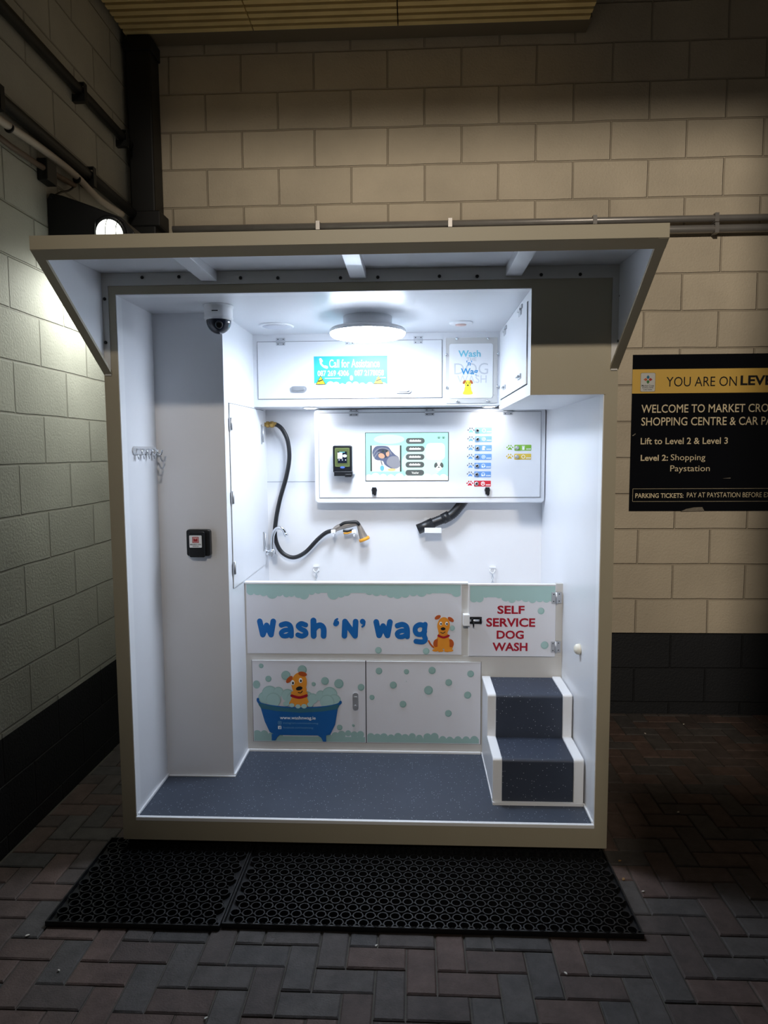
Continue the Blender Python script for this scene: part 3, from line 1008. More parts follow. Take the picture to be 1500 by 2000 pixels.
# generic sitting dog
ft.stroke([(852, 1262), (846, 1256), (842, 1249)], 1.6, M_DOGD)
ft.poly([(855, 1266), (851, 1253), (858, 1244), (862, 1234), (878, 1234), (882, 1244), (890, 1254), (886, 1266), (870, 1264)], M_DOG, 5)
ft.ell(857, 1253, 6, 8, M_DOGD, 15)
ft.ell(885, 1253, 6, 8, M_DOGD, -15)
ft.poly([(860, 1268), (862, 1240), (880, 1240), (882, 1268), (874, 1268), (871, 1256), (868, 1268)], M_DOG, 4)
ft.ell(855, 1267, 6, 2.6, M_DOG)
ft.ell(866, 1267.5, 5, 2.6, M_DOG)
ft.ell(877, 1267.5, 5, 2.6, M_DOG)
ft.ell(884, 1267, 6, 2.6, M_DOG)
ft.stroke([(861, 1238.5), (871, 1242), (881, 1238.5)], 2.0, M_RED)
ft.ell(871, 1219, 12.2, 16.5, M_DOG, 6)
ft.ell(870, 1229, 9.5, 9, M_DOG)
ft.ell(859.5, 1203, 3.6, 6.4, M_DOGD, 60)
ft.ell(885, 1207, 3.6, 6.8, M_DOGD, -55)
for u in (865.5, 877):
    ft.ell(u, 1215, 2.7, 3.6, M_TEXTW)
    ft.ell(u + 0.5, 1215.6, 1.5, 1.9, M_INK)
ft.ell(870, 1225, 4.6, 3.0, M_INK)
ft.stroke([(865, 1232), (870, 1233.5), (874, 1231)], 0.7, M_INK)
ft.done('printed_artwork', fp)
# gate
gt_ = obj('gate', MB().box(1.523, 1.955, TY - 0.010, TY + 0.012, 0.664, 1.030), M_PANEL, bt, bevel=0.0015)
obj('gate_edge_trim', MB().box(1.519, 1.5235, TY - 0.012, TY + 0.012, 0.664, 1.034).box(1.5235, 1.955, TY - 0.012, TY + 0.012, 1.030, 1.034), M_TRIM, bt)
ga = Art(TY - 0.0103, 917, 1141, 1.524, 1.031, 0.002562, 0.00265)
ga.cloud(918.5, 1084, (1143, 1158, 1), [(926, 1166, 9), (937, 1167, 8), (949, 1158, 8), (962, 1156, 8), (975, 1158, 9), (988, 1164, 9), (1000, 1168, 8), (1013, 1163, 9), (1027, 1165, 9), (1040, 1168, 8), (1054, 1165, 9), (1067, 1167, 8), (1078, 1165, 8)], M_CLOUD)
ga.cloud(918.5, 1084, (1143, 1165, 1), [(930, 1164, 6), (1000, 1166, 6)], M_CLOUD)
for s, u0, u1, v0, v1 in (('SELF', 972, 1025, 1181, 1197), ('SERVICE', 950.5, 1046, 1205, 1222), ('DOG', 971, 1024, 1229, 1245.5), ('WASH', 963, 1031.5, 1252.5, 1269)):
    ga.text(s, u0, u1, v0, v1, M_RED, 0.028)
for u, v, r in ((1057, 1191, 6.5), (1065, 1257, 7.5)):
    ga.ell(u, v, r, r, M_BUB)
    ga.ell(u - 1, v - 1, r * 0.8, r * 0.8, M_CLOUD)
ga.done('printed_artwork', gt_)
for z in (0.966, 0.715):
    m = MB().box(1.934, 1.954, TY - 0.014, TY - 0.010, z - 0.028, z + 0.028).box(1.962, 1.984, TY - 0.006, TY + 0.002, z - 0.028, z + 0.028)
    m.tube([(1.958, TY - 0.014, z - 0.028), (1.958, TY - 0.014, z + 0.028)], 0.0055, 10)
    for dx in (1.944, 1.973):
        for dz in (-0.018, 0.018):
            m.lathe([(0.003, 0), (0.002, 0.002)], (dx, TY - 0.014 if dx < 1.95 else TY - 0.006, z + dz), (0, -1, 0), 8, mi=1)
    obj('hinge', m, [M_STEEL, M_GAP], bt)
la = [(1.492, 0.883), (1.525, 0.825)]
m = MB().box(la[0][0], la[1][0], TY - 0.034, TY + 0.002, la[1][1], la[0][1])
obj('latch_keeper', m, M_TRIM, bt, bevel=0.003)
lb = [(1.525, 0.867), (1.587, 0.833)]
m = MB().box(lb[0][0], lb[1][0], TY - 0.016, TY - 0.010, lb[1][1], lb[0][1], 1)
zc = (lb[0][1] + lb[1][1]) / 2
m.tube([(lb[0][0] - 0.012, TY - 0.022, zc), (lb[1][0] + 0.002, TY - 0.022, zc)], 0.006, 10)
m.tube([(lb[0][0] + 0.02, TY - 0.022, zc), (lb[0][0] + 0.02, TY - 0.026, zc - 0.03)], 0.004, 8, 1)
for d in (0.008, 0.05):
    m.box(lb[0][0] + d, lb[0][0] + d + 0.01, TY - 0.030, TY - 0.010, zc - 0.011, zc + 0.011, 1)
obj('gate_bolt', m, [M_STEEL, M_BLACK], bt)
# cupboard doors
DZ0, DZ1 = 0.197, 0.633
for (xa, xb) in ((0.408, 0.9985), (0.9985, 1.588)):
    obj('door_gap', gap_front(xa, xb, DZ0, DZ1, TY), M_GAP, bt)
d1 = obj('cupboard_door', MB().box(0.411, 0.996, TY - 0.006, TY - 0.0012, DZ0 + 0.003, DZ1 - 0.003), M_PANEL, bt)
d2 = obj('cupboard_door', MB().box(1.001, 1.585, TY - 0.006, TY - 0.0012, DZ0 + 0.003, DZ1 - 0.003), M_PANEL, bt)
obj('door_edge_trim', MB().box(0.411, 0.996, TY - 0.008, TY - 0.0012, DZ1 - 0.003, DZ1 - 0.0005).box(1.001, 1.585, TY - 0.008, TY - 0.0012, DZ1 - 0.003, DZ1 - 0.0005), M_TRIM, bt)
ct1 = Art(TY - 0.0062, 494, 1290, 0.411, 0.630, 0.002655, 0.00272)
ct1.cloud(495, 713, (1447, 1437, -1), [(501, 1436, 10), (515, 1434, 8), (529, 1438, 8), (545, 1440, 8), (640, 1440, 9), (655, 1436, 8), (667, 1433, 8), (680, 1430, 6), (692, 1433, 7), (704, 1432, 7)], M_BUB)
for u, v, r in ((512, 1300, 4.5), (525.5, 1325, 6), (592, 1307, 9), (560, 1318, 9), (636, 1328, 7.5), (614, 1334.5, 4), (663, 1333, 9), (706, 1339.5, 6.5), (663.5, 1418.5, 5.5), (690.5, 1414.5, 2.5)):
    ct1.ell(u, v, r, r, M_BUB2)
    ct1.ell(u - 0.8, v - 0.8, r * 0.85, r * 0.85, M_BUB)
ct1.ell(502, 1336, 7, 8, M_BUB)
for u, v, r in ((517, 1362, 12), (528, 1354, 16), (545, 1350, 10), (563, 1356, 12), (575, 1363, 14), (600, 1362, 14), (612, 1362, 10), (628, 1356, 10), (645, 1354, 15), (654, 1366, 13), (535, 1365, 14), (640, 1368, 14), (590, 1368, 12)):
    ct1.ell(u, v, r, r, M_BUB)
    ct1.ell(u - 0.5, v + 1.2, r * 0.93, r * 0.93, M_CLOUD)
# bath tub drawing
ct1.poly([(507, 1372), (586, 1388), (662, 1372), (655, 1412), (645, 1432), (636, 1434), (538, 1434), (526, 1428), (517, 1408)], M_TUBBLUE)
ct1.poly([(505, 1374), (530, 1380), (586, 1384), (640, 1380), (664, 1374), (660, 1382), (630, 1387), (586, 1390), (540, 1387), (510, 1382)], M_TUBDARK)
ct1.stroke([(504.5, 1364), (505, 1368), (512, 1374), (540, 1379), (586, 1381.5), (632, 1379), (658, 1374), (665, 1370), (666, 1368)], 2.5, M_TUBBLUE)
ct1.stroke([(508, 1374.5), (540, 1381), (586, 1384), (632, 1381), (660, 1375)], 2.4, M_TUBDARK)
ct1.poly([(530, 1432), (548, 1432), (541, 1438), (537, 1445), (530, 1445)], M_TUBBLUE)
ct1.poly([(618, 1432), (637, 1432), (637, 1446), (631, 1446), (627, 1438)], M_TUBBLUE)
ct1.text('www.washnwag.ie', 547, 617, 1396.5, 1405, M_TEXTW, 0.012)
M_TUBTXT = mat('pale_blue_print', (110, 160, 200), 0.4)
ct1.text('instagram.com/washnwag', 553, 622, 1408, 1413, M_TUBTXT)
ct1.text('facebook.com/washnwag', 553, 612, 1417, 1422, M_TUBTXT)
ct1.rr(543, 1406.5, 550, 1413.5, 2, M_TUBTXT)
ct1.rr(544, 1407.5, 549, 1412.5, 1.4, M_TUBBLUE)
ct1.ell(546.5, 1410, 1.4, 1.4, M_TUBTXT)
ct1.rr(543, 1415.8, 549.5, 1422.3, 1, M_TEXTW)
ct1.text('f', 545.6, 548.4, 1417, 1422.3, M_TUBBLUE, 0.03)
# dog sitting in the foam
ct1.poly([(566, 1375), (571, 1360), (572, 1348), (600, 1348), (601, 1360), (605, 1376), (586, 1377)], M_DOG, 5)
ct1.stroke([(571, 1356.5), (586, 1360), (600, 1356)], 2.6, M_RED)
ct1.ell(586, 1332, 15, 21, M_DOG, 8)
ct1.ell(587, 1344, 13.5, 10, M_DOG)
ct1.ell(567, 1325, 4.2, 8.5, M_DOGD, 42)
ct1.ell(593, 1314, 8.5, 4.5, M_DOGD, 12)
for u, v in ((573.5, 1331), (589, 1326.5)):
    ct1.ell(u, v, 3.4, 5, M_TEXTW)
    ct1.ell(u + 0.5, v + 0.8, 1.9, 2.6, M_INK)
ct1.ell(586, 1342, 6.6, 3.8, M_INK, -14)
ct1.stroke([(584, 1350), (589, 1350.5), (592, 1347)], 0.8, M_INK)
for u, v, r in ((560, 1372, 6), (571, 1375, 5), (583, 1377, 5), (595, 1376.5, 5.5), (607, 1373, 6)):
    ct1.ell(u, v, r, r * 0.8, M_CLOUD)
ct1.done('printed_artwork', d1)
p = (0.945, 0.421)
obj('oval_lock', oval_lock(p[0], TY - 0.006, p[1], 0.030, 0.092), M_STEEL, d1)
ct2 = Art(TY - 0.0062, 716, 1292, 1.001, 0.630, 0.002608, 0.0027)
ct2.cloud(717, 937, (1450, 1441, -1), [(724, 1440, 8), (737, 1441, 8), (750, 1440, 8), (764, 1441, 7), (778, 1439, 8), (792, 1441, 8), (806, 1438, 7), (820, 1441, 7), (836, 1439, 8), (850, 1438, 8), (866, 1443, 7), (880, 1444, 7), (896, 1443, 7), (912, 1443, 7), (928, 1443, 8)], M_BUB)
for u, v, r in ((741, 1310, 6.5), (795, 1311, 5), (845, 1308, 7), (920, 1314, 6.5), (769, 1337, 6.8), (838, 1346.5, 8.5), (877.5, 1331, 6.5), (727, 1361.5, 5), (788, 1374, 6.5), (914.5, 1355, 6.8), (877, 1391, 6.5), (795, 1330, 0.5)):
    ct2.ell(u, v, r, r, M_BUB2)
    ct2.ell(u - 0.8, v - 0.8, r * 0.85, r * 0.85, M_BUB)
ct2.done('printed_artwork', d2)

# ------------------------------------------------------------------ steps up to the gate
ps = thing('pet_steps', (1.79, 0.41, FZ), 'white two-tread step unit with dark vinyl treads below the gate', 'steps')
SX0, SX1 = 1.590, 1.986
def stair(d):
    """side profile grown outwards by d, nosings rounded"""
    F1, T1, F2, T2, BKY = 0.172 - d, 0.344 + d, 0.407 - d, 0.548 + d, 0.655
    r = 0.014
    pts = [(F1, FZ + 0.012)]
    for cy, cz in ((F1 + r, T1 - r),):
        pts += [(cy - r * math.cos(R(a)), cz + r * math.sin(R(a))) for a in (0, 22, 45, 67, 90)]
    pts += [(F2, T1)]
    pts += [(F2 + r - r * math.cos(R(a)), T2 - r + r * math.sin(R(a))) for a in (0, 22, 45, 67, 90)]
    pts += [(BKY, T2)]
    return pts
core = stair(0.0) + [(0.655, FZ + 0.012)]
obj('step_body', MB().prism(core, 'x', SX0 + 0.003, SX1 - 0.003), M_WHITE, ps)
band = stair(0.006) + stair(0.0)[::-1]
obj('tread_covering', MB().prism(band, 'x', SX0 + 0.042, SX1 - 0.044, smooth=False), M_TREAD, ps)
band2 = stair(0.013) + stair(-0.004)[::-1]
for a, b in ((SX0, SX0 + 0.0415), (SX1 - 0.0435, SX1)):
    obj('side_edging', MB().prism(band2, 'x', a, b), M_TRIM, ps, bevel=0.004)
obj('base_strip', MB().box(SX0, SX1, 0.152, 0.172, FZ, FZ + 0.012).box(SX0, SX0 + 0.01, 0.172, 0.655, FZ, FZ + 0.012), M_TRIM, ps)

# ------------------------------------------------------------------ ceiling fittings
E_LAMP = emit('lit_diffuser', (226, 238, 255), LAMP_STRENGTH)
LX, LYc = 1.03, 0.53
cl = thing('ceiling_lamp', (LX, LYc, CZ), 'round flat white ceiling light glowing above the bath', 'lamp')
obj('mounting_base', MB().lathe([(0.115, 0), (0.115, 0.058)], (LX, LYc, CZ), (0, 0, -1), 40), M_TRIM, cl)
obj('lamp_rim', MB().lathe([(0.10, 0.052), (0.172, 0.054), (0.180, 0.062), (0.180, 0.074), (0.176, 0.0745)], (LX, LYc, CZ), (0, 0, -1), 64), M_TRIM, cl)
obj('diffuser', MB().lathe([(0.1775, 0.074), (0.176, 0.082), (0.168, 0.090), (0.13, 0.098), (0.06, 0.102), (0.001, 0.103)], (LX, LYc, CZ), (0, 0, -1), 64), E_LAMP, cl)

sc_x, sc_y = 0.405, 0.235
sk = thing('security_camera', (sc_x, sc_y, CZ), 'white dome security camera with dark bubble on the booth ceiling', 'camera')
obj('mount', MB().lathe([(0.064, 0), (0.064, 0.008), (0.061, 0.010), (0.060, 0.048), (0.062, 0.052), (0.060, 0.062), (0.05, 0.064)], (sc_x, sc_y, CZ), (0, 0, -1), 40), M_TRIM, sk)
M_DOME = mat('smoked_dome', (34, 40, 54), 0.08, var=0.1)
obj('dome', MB().lathe([(0.0535, 0.063)] + [(0.053 * math.cos(R(a)), 0.064 + 0.056 * math.sin(R(a))) for a in range(0, 90, 10)] + [(0.0005, 0.120)], (sc_x, sc_y, CZ), (0, 0, -1), 40), M_DOME, sk)
obj('lens', MB().lathe([(0.016, 0), (0.016, 0.006), (0.01, 0.008)], (sc_x + 0.014, sc_y - 0.046, CZ - 0.088), (0.25, -0.85, -0.45), 20), M_BLACK, sk)
obj('maker_mark', MB().box(sc_x - 0.012, sc_x + 0.014, sc_y - 0.0612, sc_y - 0.0595, CZ - 0.034, CZ - 0.030), M_GAP, sk)

sp = thing('ceiling_speaker', (0.561, 0.709, CZ), 'flat round white speaker in the ceiling left of the lamp', 'speaker')
obj('rim', MB().lathe([(0.088, 0), (0.088, 0.004), (0.080, 0.008), (0.074, 0.006)], (0.561, 0.709, CZ), (0, 0, -1), 40), M_TRIM, sp)
obj('grille', MB().lathe([(0.074, 0.004), (0.06, 0.010), (0.001, 0.012)], (0.561, 0.709, CZ), (0, 0, -1), 40), mat('perforated_grille', (206, 208, 216), 0.6, var=0.15, vscale=400), sp)
sd = thing('smoke_detector', (1.479, 0.697, CZ), 'small round white detector in the ceiling right of the lamp', 'detector')
obj('base', MB().lathe([(0.058, 0), (0.058, 0.004), (0.052, 0.008), (0.03, 0.010)], (1.479, 0.697, CZ), (0, 0, -1), 36), M_TRIM, sd)
obj('sensor', MB().lathe([(0.028, 0.009), (0.026, 0.014), (0.001, 0.016)], (1.479, 0.697, CZ), (0, 0, -1), 24), mat('pale_pink_plastic', (222, 190, 184), 0.4), sd)
E_SPOT = emit('lit_downlight', (244, 248, 255), SPOT_STRENGTH)
for x, lab in ((0.672, 'recessed downlight under the overhead cabinet, the one above the brass hose connector'), (1.66, 'recessed downlight under the overhead cabinet, the one above the coloured buttons')):
    d = thing('downlight', (x, 1.06, 1.945), lab, 'lamp', 'downlights under the overhead cabinet')
    obj('trim_ring', MB().lathe([(0.045, 0), (0.045, 0.003), (0.038, 0.005), (0.033, 0.003)], (x, 1.06, 1.945), (0, 0, -1), 32), M_TRIM, d)
    obj('lens', MB().lathe([(0.033, 0.002), (0.032, 0.005), (0.001, 0.006)], (x, 1.06, 1.945), (0, 0, -1), 24), E_SPOT, d)

# ------------------------------------------------------------------ things on the booth walls
hk = thing('hook_rail', (IL, 0.24, 1.69), 'chrome coat hook rail on the left booth wall', 'hook rail')
m = MB().prism(rrect(0.105, 0.365, 1.692, 1.728, 0.016), 'x', IL, IL + 0.006)
obj('back_plate', m, mat('satin_silver', (214, 216, 220), 0.35, 0.4), hk)
for y in (0.14, 0.20, 0.26, 0.32):
    path = catmull([(IL + 0.006, y, 1.716), (IL + 0.024, y, 1.712), (IL + 0.030, y, 1.695), (IL + 0.042, y, 1.692), (IL + 0.048, y, 1.708)], 5)
    hm = MB().tube(path, 0.0035, 8)
    hm.lathe([(0.001, 0), (0.006, 0.004), (0.001, 0.008)], (IL + 0.048, y, 1.706), (0, 0, 1), 10)
    hm.tube([(IL + 0.008, y, 1.695), (IL + 0.012, y, 1.672)], 0.0025, 6)
    obj('hook', hm, M_CHROME, hk)

sa_, sb_ = [(0.193, 1.345), (0.304, 1.221)]
sw = thing('isolator_switch', ((sa_[0] + sb_[0]) / 2, 0.377, sb_[1]), 'black square switch box with white and red label on the tall cabinet', 'switch')
x0, x1, z1, z0 = sa_[0], sb_[0], sa_[1], sb_[1]
obj('housing', MB().prism(rrect(x0, x1, z0, z1, 0.012), 'y', 0.348, 0.377), M_BLACK, sw, bevel=0.004)
cov = obj('cover', MB().prism(rrect(x0 + 0.016, x1 - 0.022, z0 - 0.004, z1 - 0.008, 0.008), 'y', 0.336, 0.348), M_BLACK, sw, bevel=0.003)
a = Art(0.3358, 0, 0, x0, z1, (x1 - x0) / 48.0)
a.rr(8, 11, 33, 35.5, 1.5, M_TEXTW)
M_LRED = mat('label_red', (170, 36, 44), 0.4)
M_LPINK = mat('label_pink', (232, 180, 176), 0.4)
a.rr(14, 14, 27, 26, 0.6, M_LRED)
a.rr(15.2, 15.2, 25.8, 24.8, 0.4, M_LPINK)
a.poly([(16.5, 17), (18.5, 17.5), (20.5, 19), (22.5, 17.5), (24.5, 17), (24.5, 23.4), (16.5, 23.4)], M_LRED)
a.text('EMERGENCY STOP', 9, 31.5, 28, 30.4, M_INK, 0.02)
a.text('SWITCH', 14.5, 26.5, 31.6, 33.8, M_INK, 0.02)
a.done('label_plate', cov)

kb_ = (0.295, 0.809)
dk = obj('door_stop', MB().lathe([(0.024, 0), (0.025, 0.006), (0.022, 0.018), (0.013, 0.026), (0.001, 0.028)], (IR, kb_[0], kb_[1]), (-1, 0, 0), 24), M_CREAM)
tag(dk, 'small round cream rubber door stop on the right booth wall', 'door stop')

# hose with spray gun
hs = thing('spray_hose', (0.60, 1.2, 1.1), 'black hose looping from a brass connector to a bronze and orange spray gun', 'hose')
HY = 1.205
path = [(0.384 + 0.05, HY, (0.442, 1.86)[1])]
path += [(p[0], HY, p[1]) for p in [(0.46, 1.854), (0.489, 1.824), (0.515, 1.762), (0.522, 1.664), (0.502, 1.554), (0.463, 1.425), (0.437, 1.305), (0.429, 1.214), (0.446, 1.144), (0.484, 1.098), (0.542, 1.081), (0.609, 1.113), (0.68, 1.186), (0.735, 1.229), (0.789, 1.242)]]
hose_path = catmull(path, 8)
obj('hose', MB().tube(hose_path, 0.0125, 14), M_RUBBER, hs)
cz = (0.421, 1.86)[1]
m = MB().lathe([(0.012, 0), (0.012, 0.012), (0.018, 0.012), (0.018, 0.028), (0.014, 0.030), (0.014, 0.034), (0.019, 0.036), (0.019, 0.052), (0.014, 0.056), (0.013, 0.072)], (0.380, HY, cz), (1, 0, 0), 8, smooth=False)
obj('brass_connector', tag(m, None) if False else m, M_BRASS, hs)
GY = 1.19
def gp(*uv):
    return [(p[0], GY, p[1]) for p in uv]
ga_, gb_, gc_, gd_, ge_, gf_, gg_ = [(0.779, 1.243), (0.809, 1.261), (0.863, 1.276), (0.914, 1.282), (0.932, 1.257), (0.944, 1.224), (0.955, 1.197)]
path = catmull(gp(ga_, gb_, gc_, gd_, ge_, gf_, gg_), 6)
nP = len(path)
rad = []
for i in range(nP):
    t = i / (nP - 1)
    rad.append(0.013 + 0.006 * math.sin(min(t, 0.55) / 0.55 * math.pi) + (0.014 * max(0, (t - 0.6) / 0.4)))
obj('spray_gun', MB().tube(path, rad, 16), M_GUN, hs)
g1 = [(0.817, 1.271), (0.841, 1.286), (0.877, 1.291), (0.913, 1.292), (0.93, 1.274)]
obj('grip', MB().tube(catmull([(p[0], GY - 0.012, p[1]) for p in g1], 5), [0.006] + [0.010] * 19 + [0.006], 12), M_BLACK, hs)
g2 = [(0.834, 1.244), (0.864, 1.241), (0.894, 1.25)]
obj('trigger', MB().tube(catmull([(p[0], GY - 0.006, p[1] - 0.002) for p in g2], 5), 0.0075, 10, 0), M_BLACK, hs)
g3 = [(0.837, 1.229), (0.861, 1.229), (0.885, 1.238)]
obj('trigger_pad', MB().tube([(p[0], GY - 0.008, p[1] - 0.002) for p in g3], 0.005, 8), M_ORANGE, hs)
d = (Vector(gp(gg_)[0]) - Vector(gp(gf_)[0])).normalized()
c0 = Vector(gp(gg_)[0])
obj('nozzle_ring', MB().lathe([(0.030, -0.004), (0.033, 0.002), (0.033, 0.012), (0.029, 0.015), (0.024, 0.012), (0.001, 0.012)], c0, d, 24), M_ORANGE, hs)
h1, h2 = [(0.779, 1.241), (0.9, 1.241)]
for (hx, hz), lab in ((h1, 'white hook under the hose end of the spray gun'), (h2, 'white hook under the trigger of the spray gun')):
    m = MB().box(hx - 0.004, hx + 0.004, 1.165, BK, hz - 0.030, hz - 0.024)
    m.prism(rrect(hx - 0.013, hx + 0.013, hz - 0.014, hz + 0.010, 0.003), 'y', 1.160, 1.168)
    m.box(hx - 0.004, hx + 0.004, 1.160, 1.168, hz - 0.030, hz - 0.010)
    tag(obj('gun_hook', m, M_TRIM), lab, 'hook', 'hooks holding the spray gun')

# tap
tp = thing('tap', (0.40, 1.2, 1.1), 'chrome swan-neck tap on the wall left of the hose loop', 'tap')
t0 = (0.387, 1.109)
tb = [(p[0], 1.165, p[1]) for p in [(0.42, 1.125), (0.421, 1.167), (0.425, 1.216), (0.441, 1.249), (0.465, 1.261), (0.486, 1.252), (0.497, 1.231)]]
m = MB().lathe([(0.020, 0), (0.020, 0.006), (0.013, 0.010), (0.013, 0.03)], (0.3842, 1.165, tb[0][2] - 0.006), (1, 0, 0), 20)
m.lathe([(0.016, 0), (0.018, 0.006), (0.018, 0.030), (0.013, 0.036)], (tb[0][0], 1.165, tb[0][2] - 0.024), (0, 0, 1), 20)
obj('tap_body', m, M_CHROME, tp)
obj('spout', MB().tube(catmull(tb, 8), 0.0105, 14), M_CHROME, tp)
obj('spout_tip', MB().tube([tb[-1], Vector(tb[-1]) + (Vector(tb[-1]) - Vector(tb[-2])).normalized() * 0.02], 0.0125, 14), M_CHROME, tp)
m = MB().tube([(tb[0][0] + 0.0, 1.150, tb[0][2] - 0.006), (tb[0][0] + 0.004, 1.118, tb[0][2] - 0.012)], [0.012, 0.015], 12)
obj('tap_handle', m, M_CHROME, tp)

# dryer hose and its rest
dr = thing('dryer_hose', (1.34, 1.19, 1.3), 'black ribbed dryer hose hanging below the control panel', 'hose')
dpts = [(p[0], 1.195, p[1]) for p in [(1.541, 1.423), (1.508, 1.379), (1.47, 1.337), (1.423, 1.313), (1.37, 1.292), (1.316, 1.269)]]
dp = catmull(dpts, 10)
obj('ribbed_hose', MB().tube(dp, [0.026 + (0.0022 if i % 2 else 0) for i in range(len(dp))], 18), M_RUBBER, dr)
e0, e1 = dp[-1], None
dn = [(p[0], 1.195, p[1]) for p in [(1.358, 1.287), (1.304, 1.263), (1.269, 1.248)]]
obj('nozzle', MB().tube(dn, [0.031, 0.029, 0.030], 18), M_BLACK, dr)
dc = [(p[0], 1.195, p[1]) for p in [(1.452, 1.328), (1.411, 1.307)]]
obj('joint_cuff', MB().tube(dc, [0.031, 0.031], 18), M_BLACK, dr)
ra_, rb_ = [(1.307, 1.263), (1.403, 1.233)]
m = MB().box(ra_[0], rb_[0], 1.135, 1.145, rb_[1], ra_[1]).box(ra_[0], rb_[0], 1.145, BK, rb_[1], rb_[1] + 0.006).box(ra_[0], rb_[0], BK - 0.008, BK, rb_[1], rb_[1] + 0.075)
m.lathe([(0.004, 0), (0.003, 0.003)], (rb_[0] - 0.012, BK - 0.008, rb_[1] + 0.055), (0, -1, 0), 8, mi=1)
tag(obj('dryer_rest', m, [M_TRIM, M_BLACK], bevel=0.002), 'white wall tray holding up the dryer nozzle', 'bracket')

# tether hooks with chains
def tether(px, pz, label):
    t = thing('tether_hook', (px, BK, pz), label, 'hook', 'tether hooks above the bath rim')
    m = MB().box(px - 0.018, px + 0.018, BK - 0.02, BK, pz - 0.004, pz + 0.004).box(px - 0.016, px + 0.016, BK - 0.005, BK, pz - 0.03, pz)
    m.tube(catmull([(px - 0.010, BK - 0.008, pz - 0.004), (px - 0.016, BK - 0.018, pz - 0.022), (px, BK - 0.02, pz - 0.034), (px + 0.012, BK - 0.018, pz - 0.02), (px + 0.010, BK - 0.008, pz - 0.004)], 5), 0.003, 8)
    obj('hook_plate', m, M_TRIM, t)
    c = MB()
    z = pz - 0.034
    for i in range(16):
        ring = [(px + (0.005 * math.cos(a) if i % 2 else 0), BK - 0.018 + (0 if i % 2 else 0.005 * math.cos(a)), z - 0.007 + 0.011 * math.sin(a)) for a in [2 * math.pi * k / 12 for k in range(13)]]
        c.tube(ring, 0.0016, 6, caps=False)
        z -= 0.0165
    obj('chain', c, M_CHROME, t)
tq = [(0.666, 1.022), (1.708, 1.018)]
tether(tq[0][0], tq[0][1], 'steel tether hook with short chain on the back wall below the spray gun')
tether(tq[1][0], tq[1][1], 'steel tether hook with short chain on the back wall above the gate')

# ------------------------------------------------------------------ rubber mats in front
def ring_mat(x0, x1, y0, y1):
    m = MB()
    pit, r, rw, h = 0.044, 0.0195, 0.0035, 0.020
    nx = int((x1 - x0) / pit)
    px = (x1 - x0) / nx
    ny = int((y1 - y0) / (pit * 0.88))
    py = (y1 - y0) / ny
    N = 12
    for j in range(ny):
        for i in range(nx):
            cx = x0 + (i + 0.5) * px + (0.25 if j % 2 else -0.25) * px
            cy = y0 + (j + 0.5) * py
            if cx - r < x0 or cx + r > x1:
                continue
            vs = []
            for R_, z in ((r - rw, 0.002), (r + rw * 0.2, 0.002), (r + rw * 0.2, h), (r - rw, h)):
                vs += [(cx + R_ * math.cos(2 * math.pi * k / N), cy + R_ * math.sin(2 * math.pi * k / N), z) for k in range(N)]
            fs = []
            for k in range(N):
                q = (k + 1) % N
                for l in range(4):
                    n_ = (l + 1) % 4
                    fs.append((l * N + k, l * N + q, n_ * N + q, n_ * N + k))
            m.add(vs, fs)
            # little web to the neighbour
            m.box(cx + r - 0.001, cx + px - r + 0.001, cy - 0.002, cy + 0.002, 0.002, h - 0.003)
            m.box(cx + px * 0.25 - 0.002, cx + px * 0.25 + 0.002, cy + py * 0.36, cy + py * 0.64, 0.002, h - 0.003)
    e = 0.006
    m.box(x0, x1, y0, y0 + e, 0.001, h).box(x0, x1, y1 - e, y1, 0.001, h)
    m.box(x0, x0 + e, y0 + e, y1 - e, 0.001, h).box(x1 - e, x1, y0 + e, y1 - e, 0.001, h)
    m.box(x0 + e, x1 - e, y0 + e, y1 - e, 0.0005, 0.003)
    return m
tag(obj('rubber_mat', ring_mat(-0.085, 0.551, -0.475, 0.06), M_MAT, recalc=False), 'shorter black rubber ring mat, left of the seam in front of the booth', 'mat', 'rubber mats in front of the booth')
tag(obj('rubber_mat', ring_mat(0.555, 2.045, -0.462, 0.06), M_MAT, recalc=False), 'longer black rubber ring mat, right of the seam in front of the booth', 'mat', 'rubber mats in front of the booth')

# ------------------------------------------------------------------ wall sign
SY = BACK_Y
sg = thing('wall_sign', (3.5, SY, 1.31), 'black and yellow car park direction sign on the block wall right of the booth', 'sign')
SZ0, SZ1, SX_0, SX_1 = 1.317, 2.287, 2.603, 4.35
board = obj('sign_board', MB().box(SX_0, SX_1, SY - 0.006, SY - 0.0005, SZ0, SZ1), M_SIGNBLACK, sg)
ks = 0.003106
sn = Art(SY - 0.0062, 1237, 695, 2.607, 2.284, ks, 0.00319)
top = MB().box(SX_0, SX_1, SY - 0.0064, SY - 0.006, 2.050, 2.198)
obj('yellow_band', top, M_SIGNYELLOW, sg)
Y9 = SY - 0.0066
def sign_text(s, q0, q1, m, bold=0.0):
    # q0 top-left, q1 bottom-right
    return text_mb(s, q0[0], q1[0], q1[1], q0[1], Y9, bold)
blk, crm, wht = MB(), MB(), MB()
q = [(2.811, 2.15), (3.238, 2.09)]
blk.merge(sign_text('YOU ARE ON', q[0], q[1], 0))
q = [(3.26, 2.154), (3.5, 2.094)]
blk.merge(sign_text('LEVEL', q[0], q[1], 0, 0.03))
q = [(2.663, 1.981), (3.492, 1.93)]
crm.merge(sign_text('WELCOME TO MARKET CROSS', q[0], q[1], 0, 0.006))
q = [(2.665, 1.902), (3.539, 1.851)]
crm.merge(sign_text('SHOPPING CENTRE & CAR PARK', q[0], q[1], 0, 0.006))
q = [(2.664, 1.776), (3.198, 1.735)]
crm.merge(sign_text('Lift to Level 2 & Level 3', q[0], q[1], 0, 0.012))
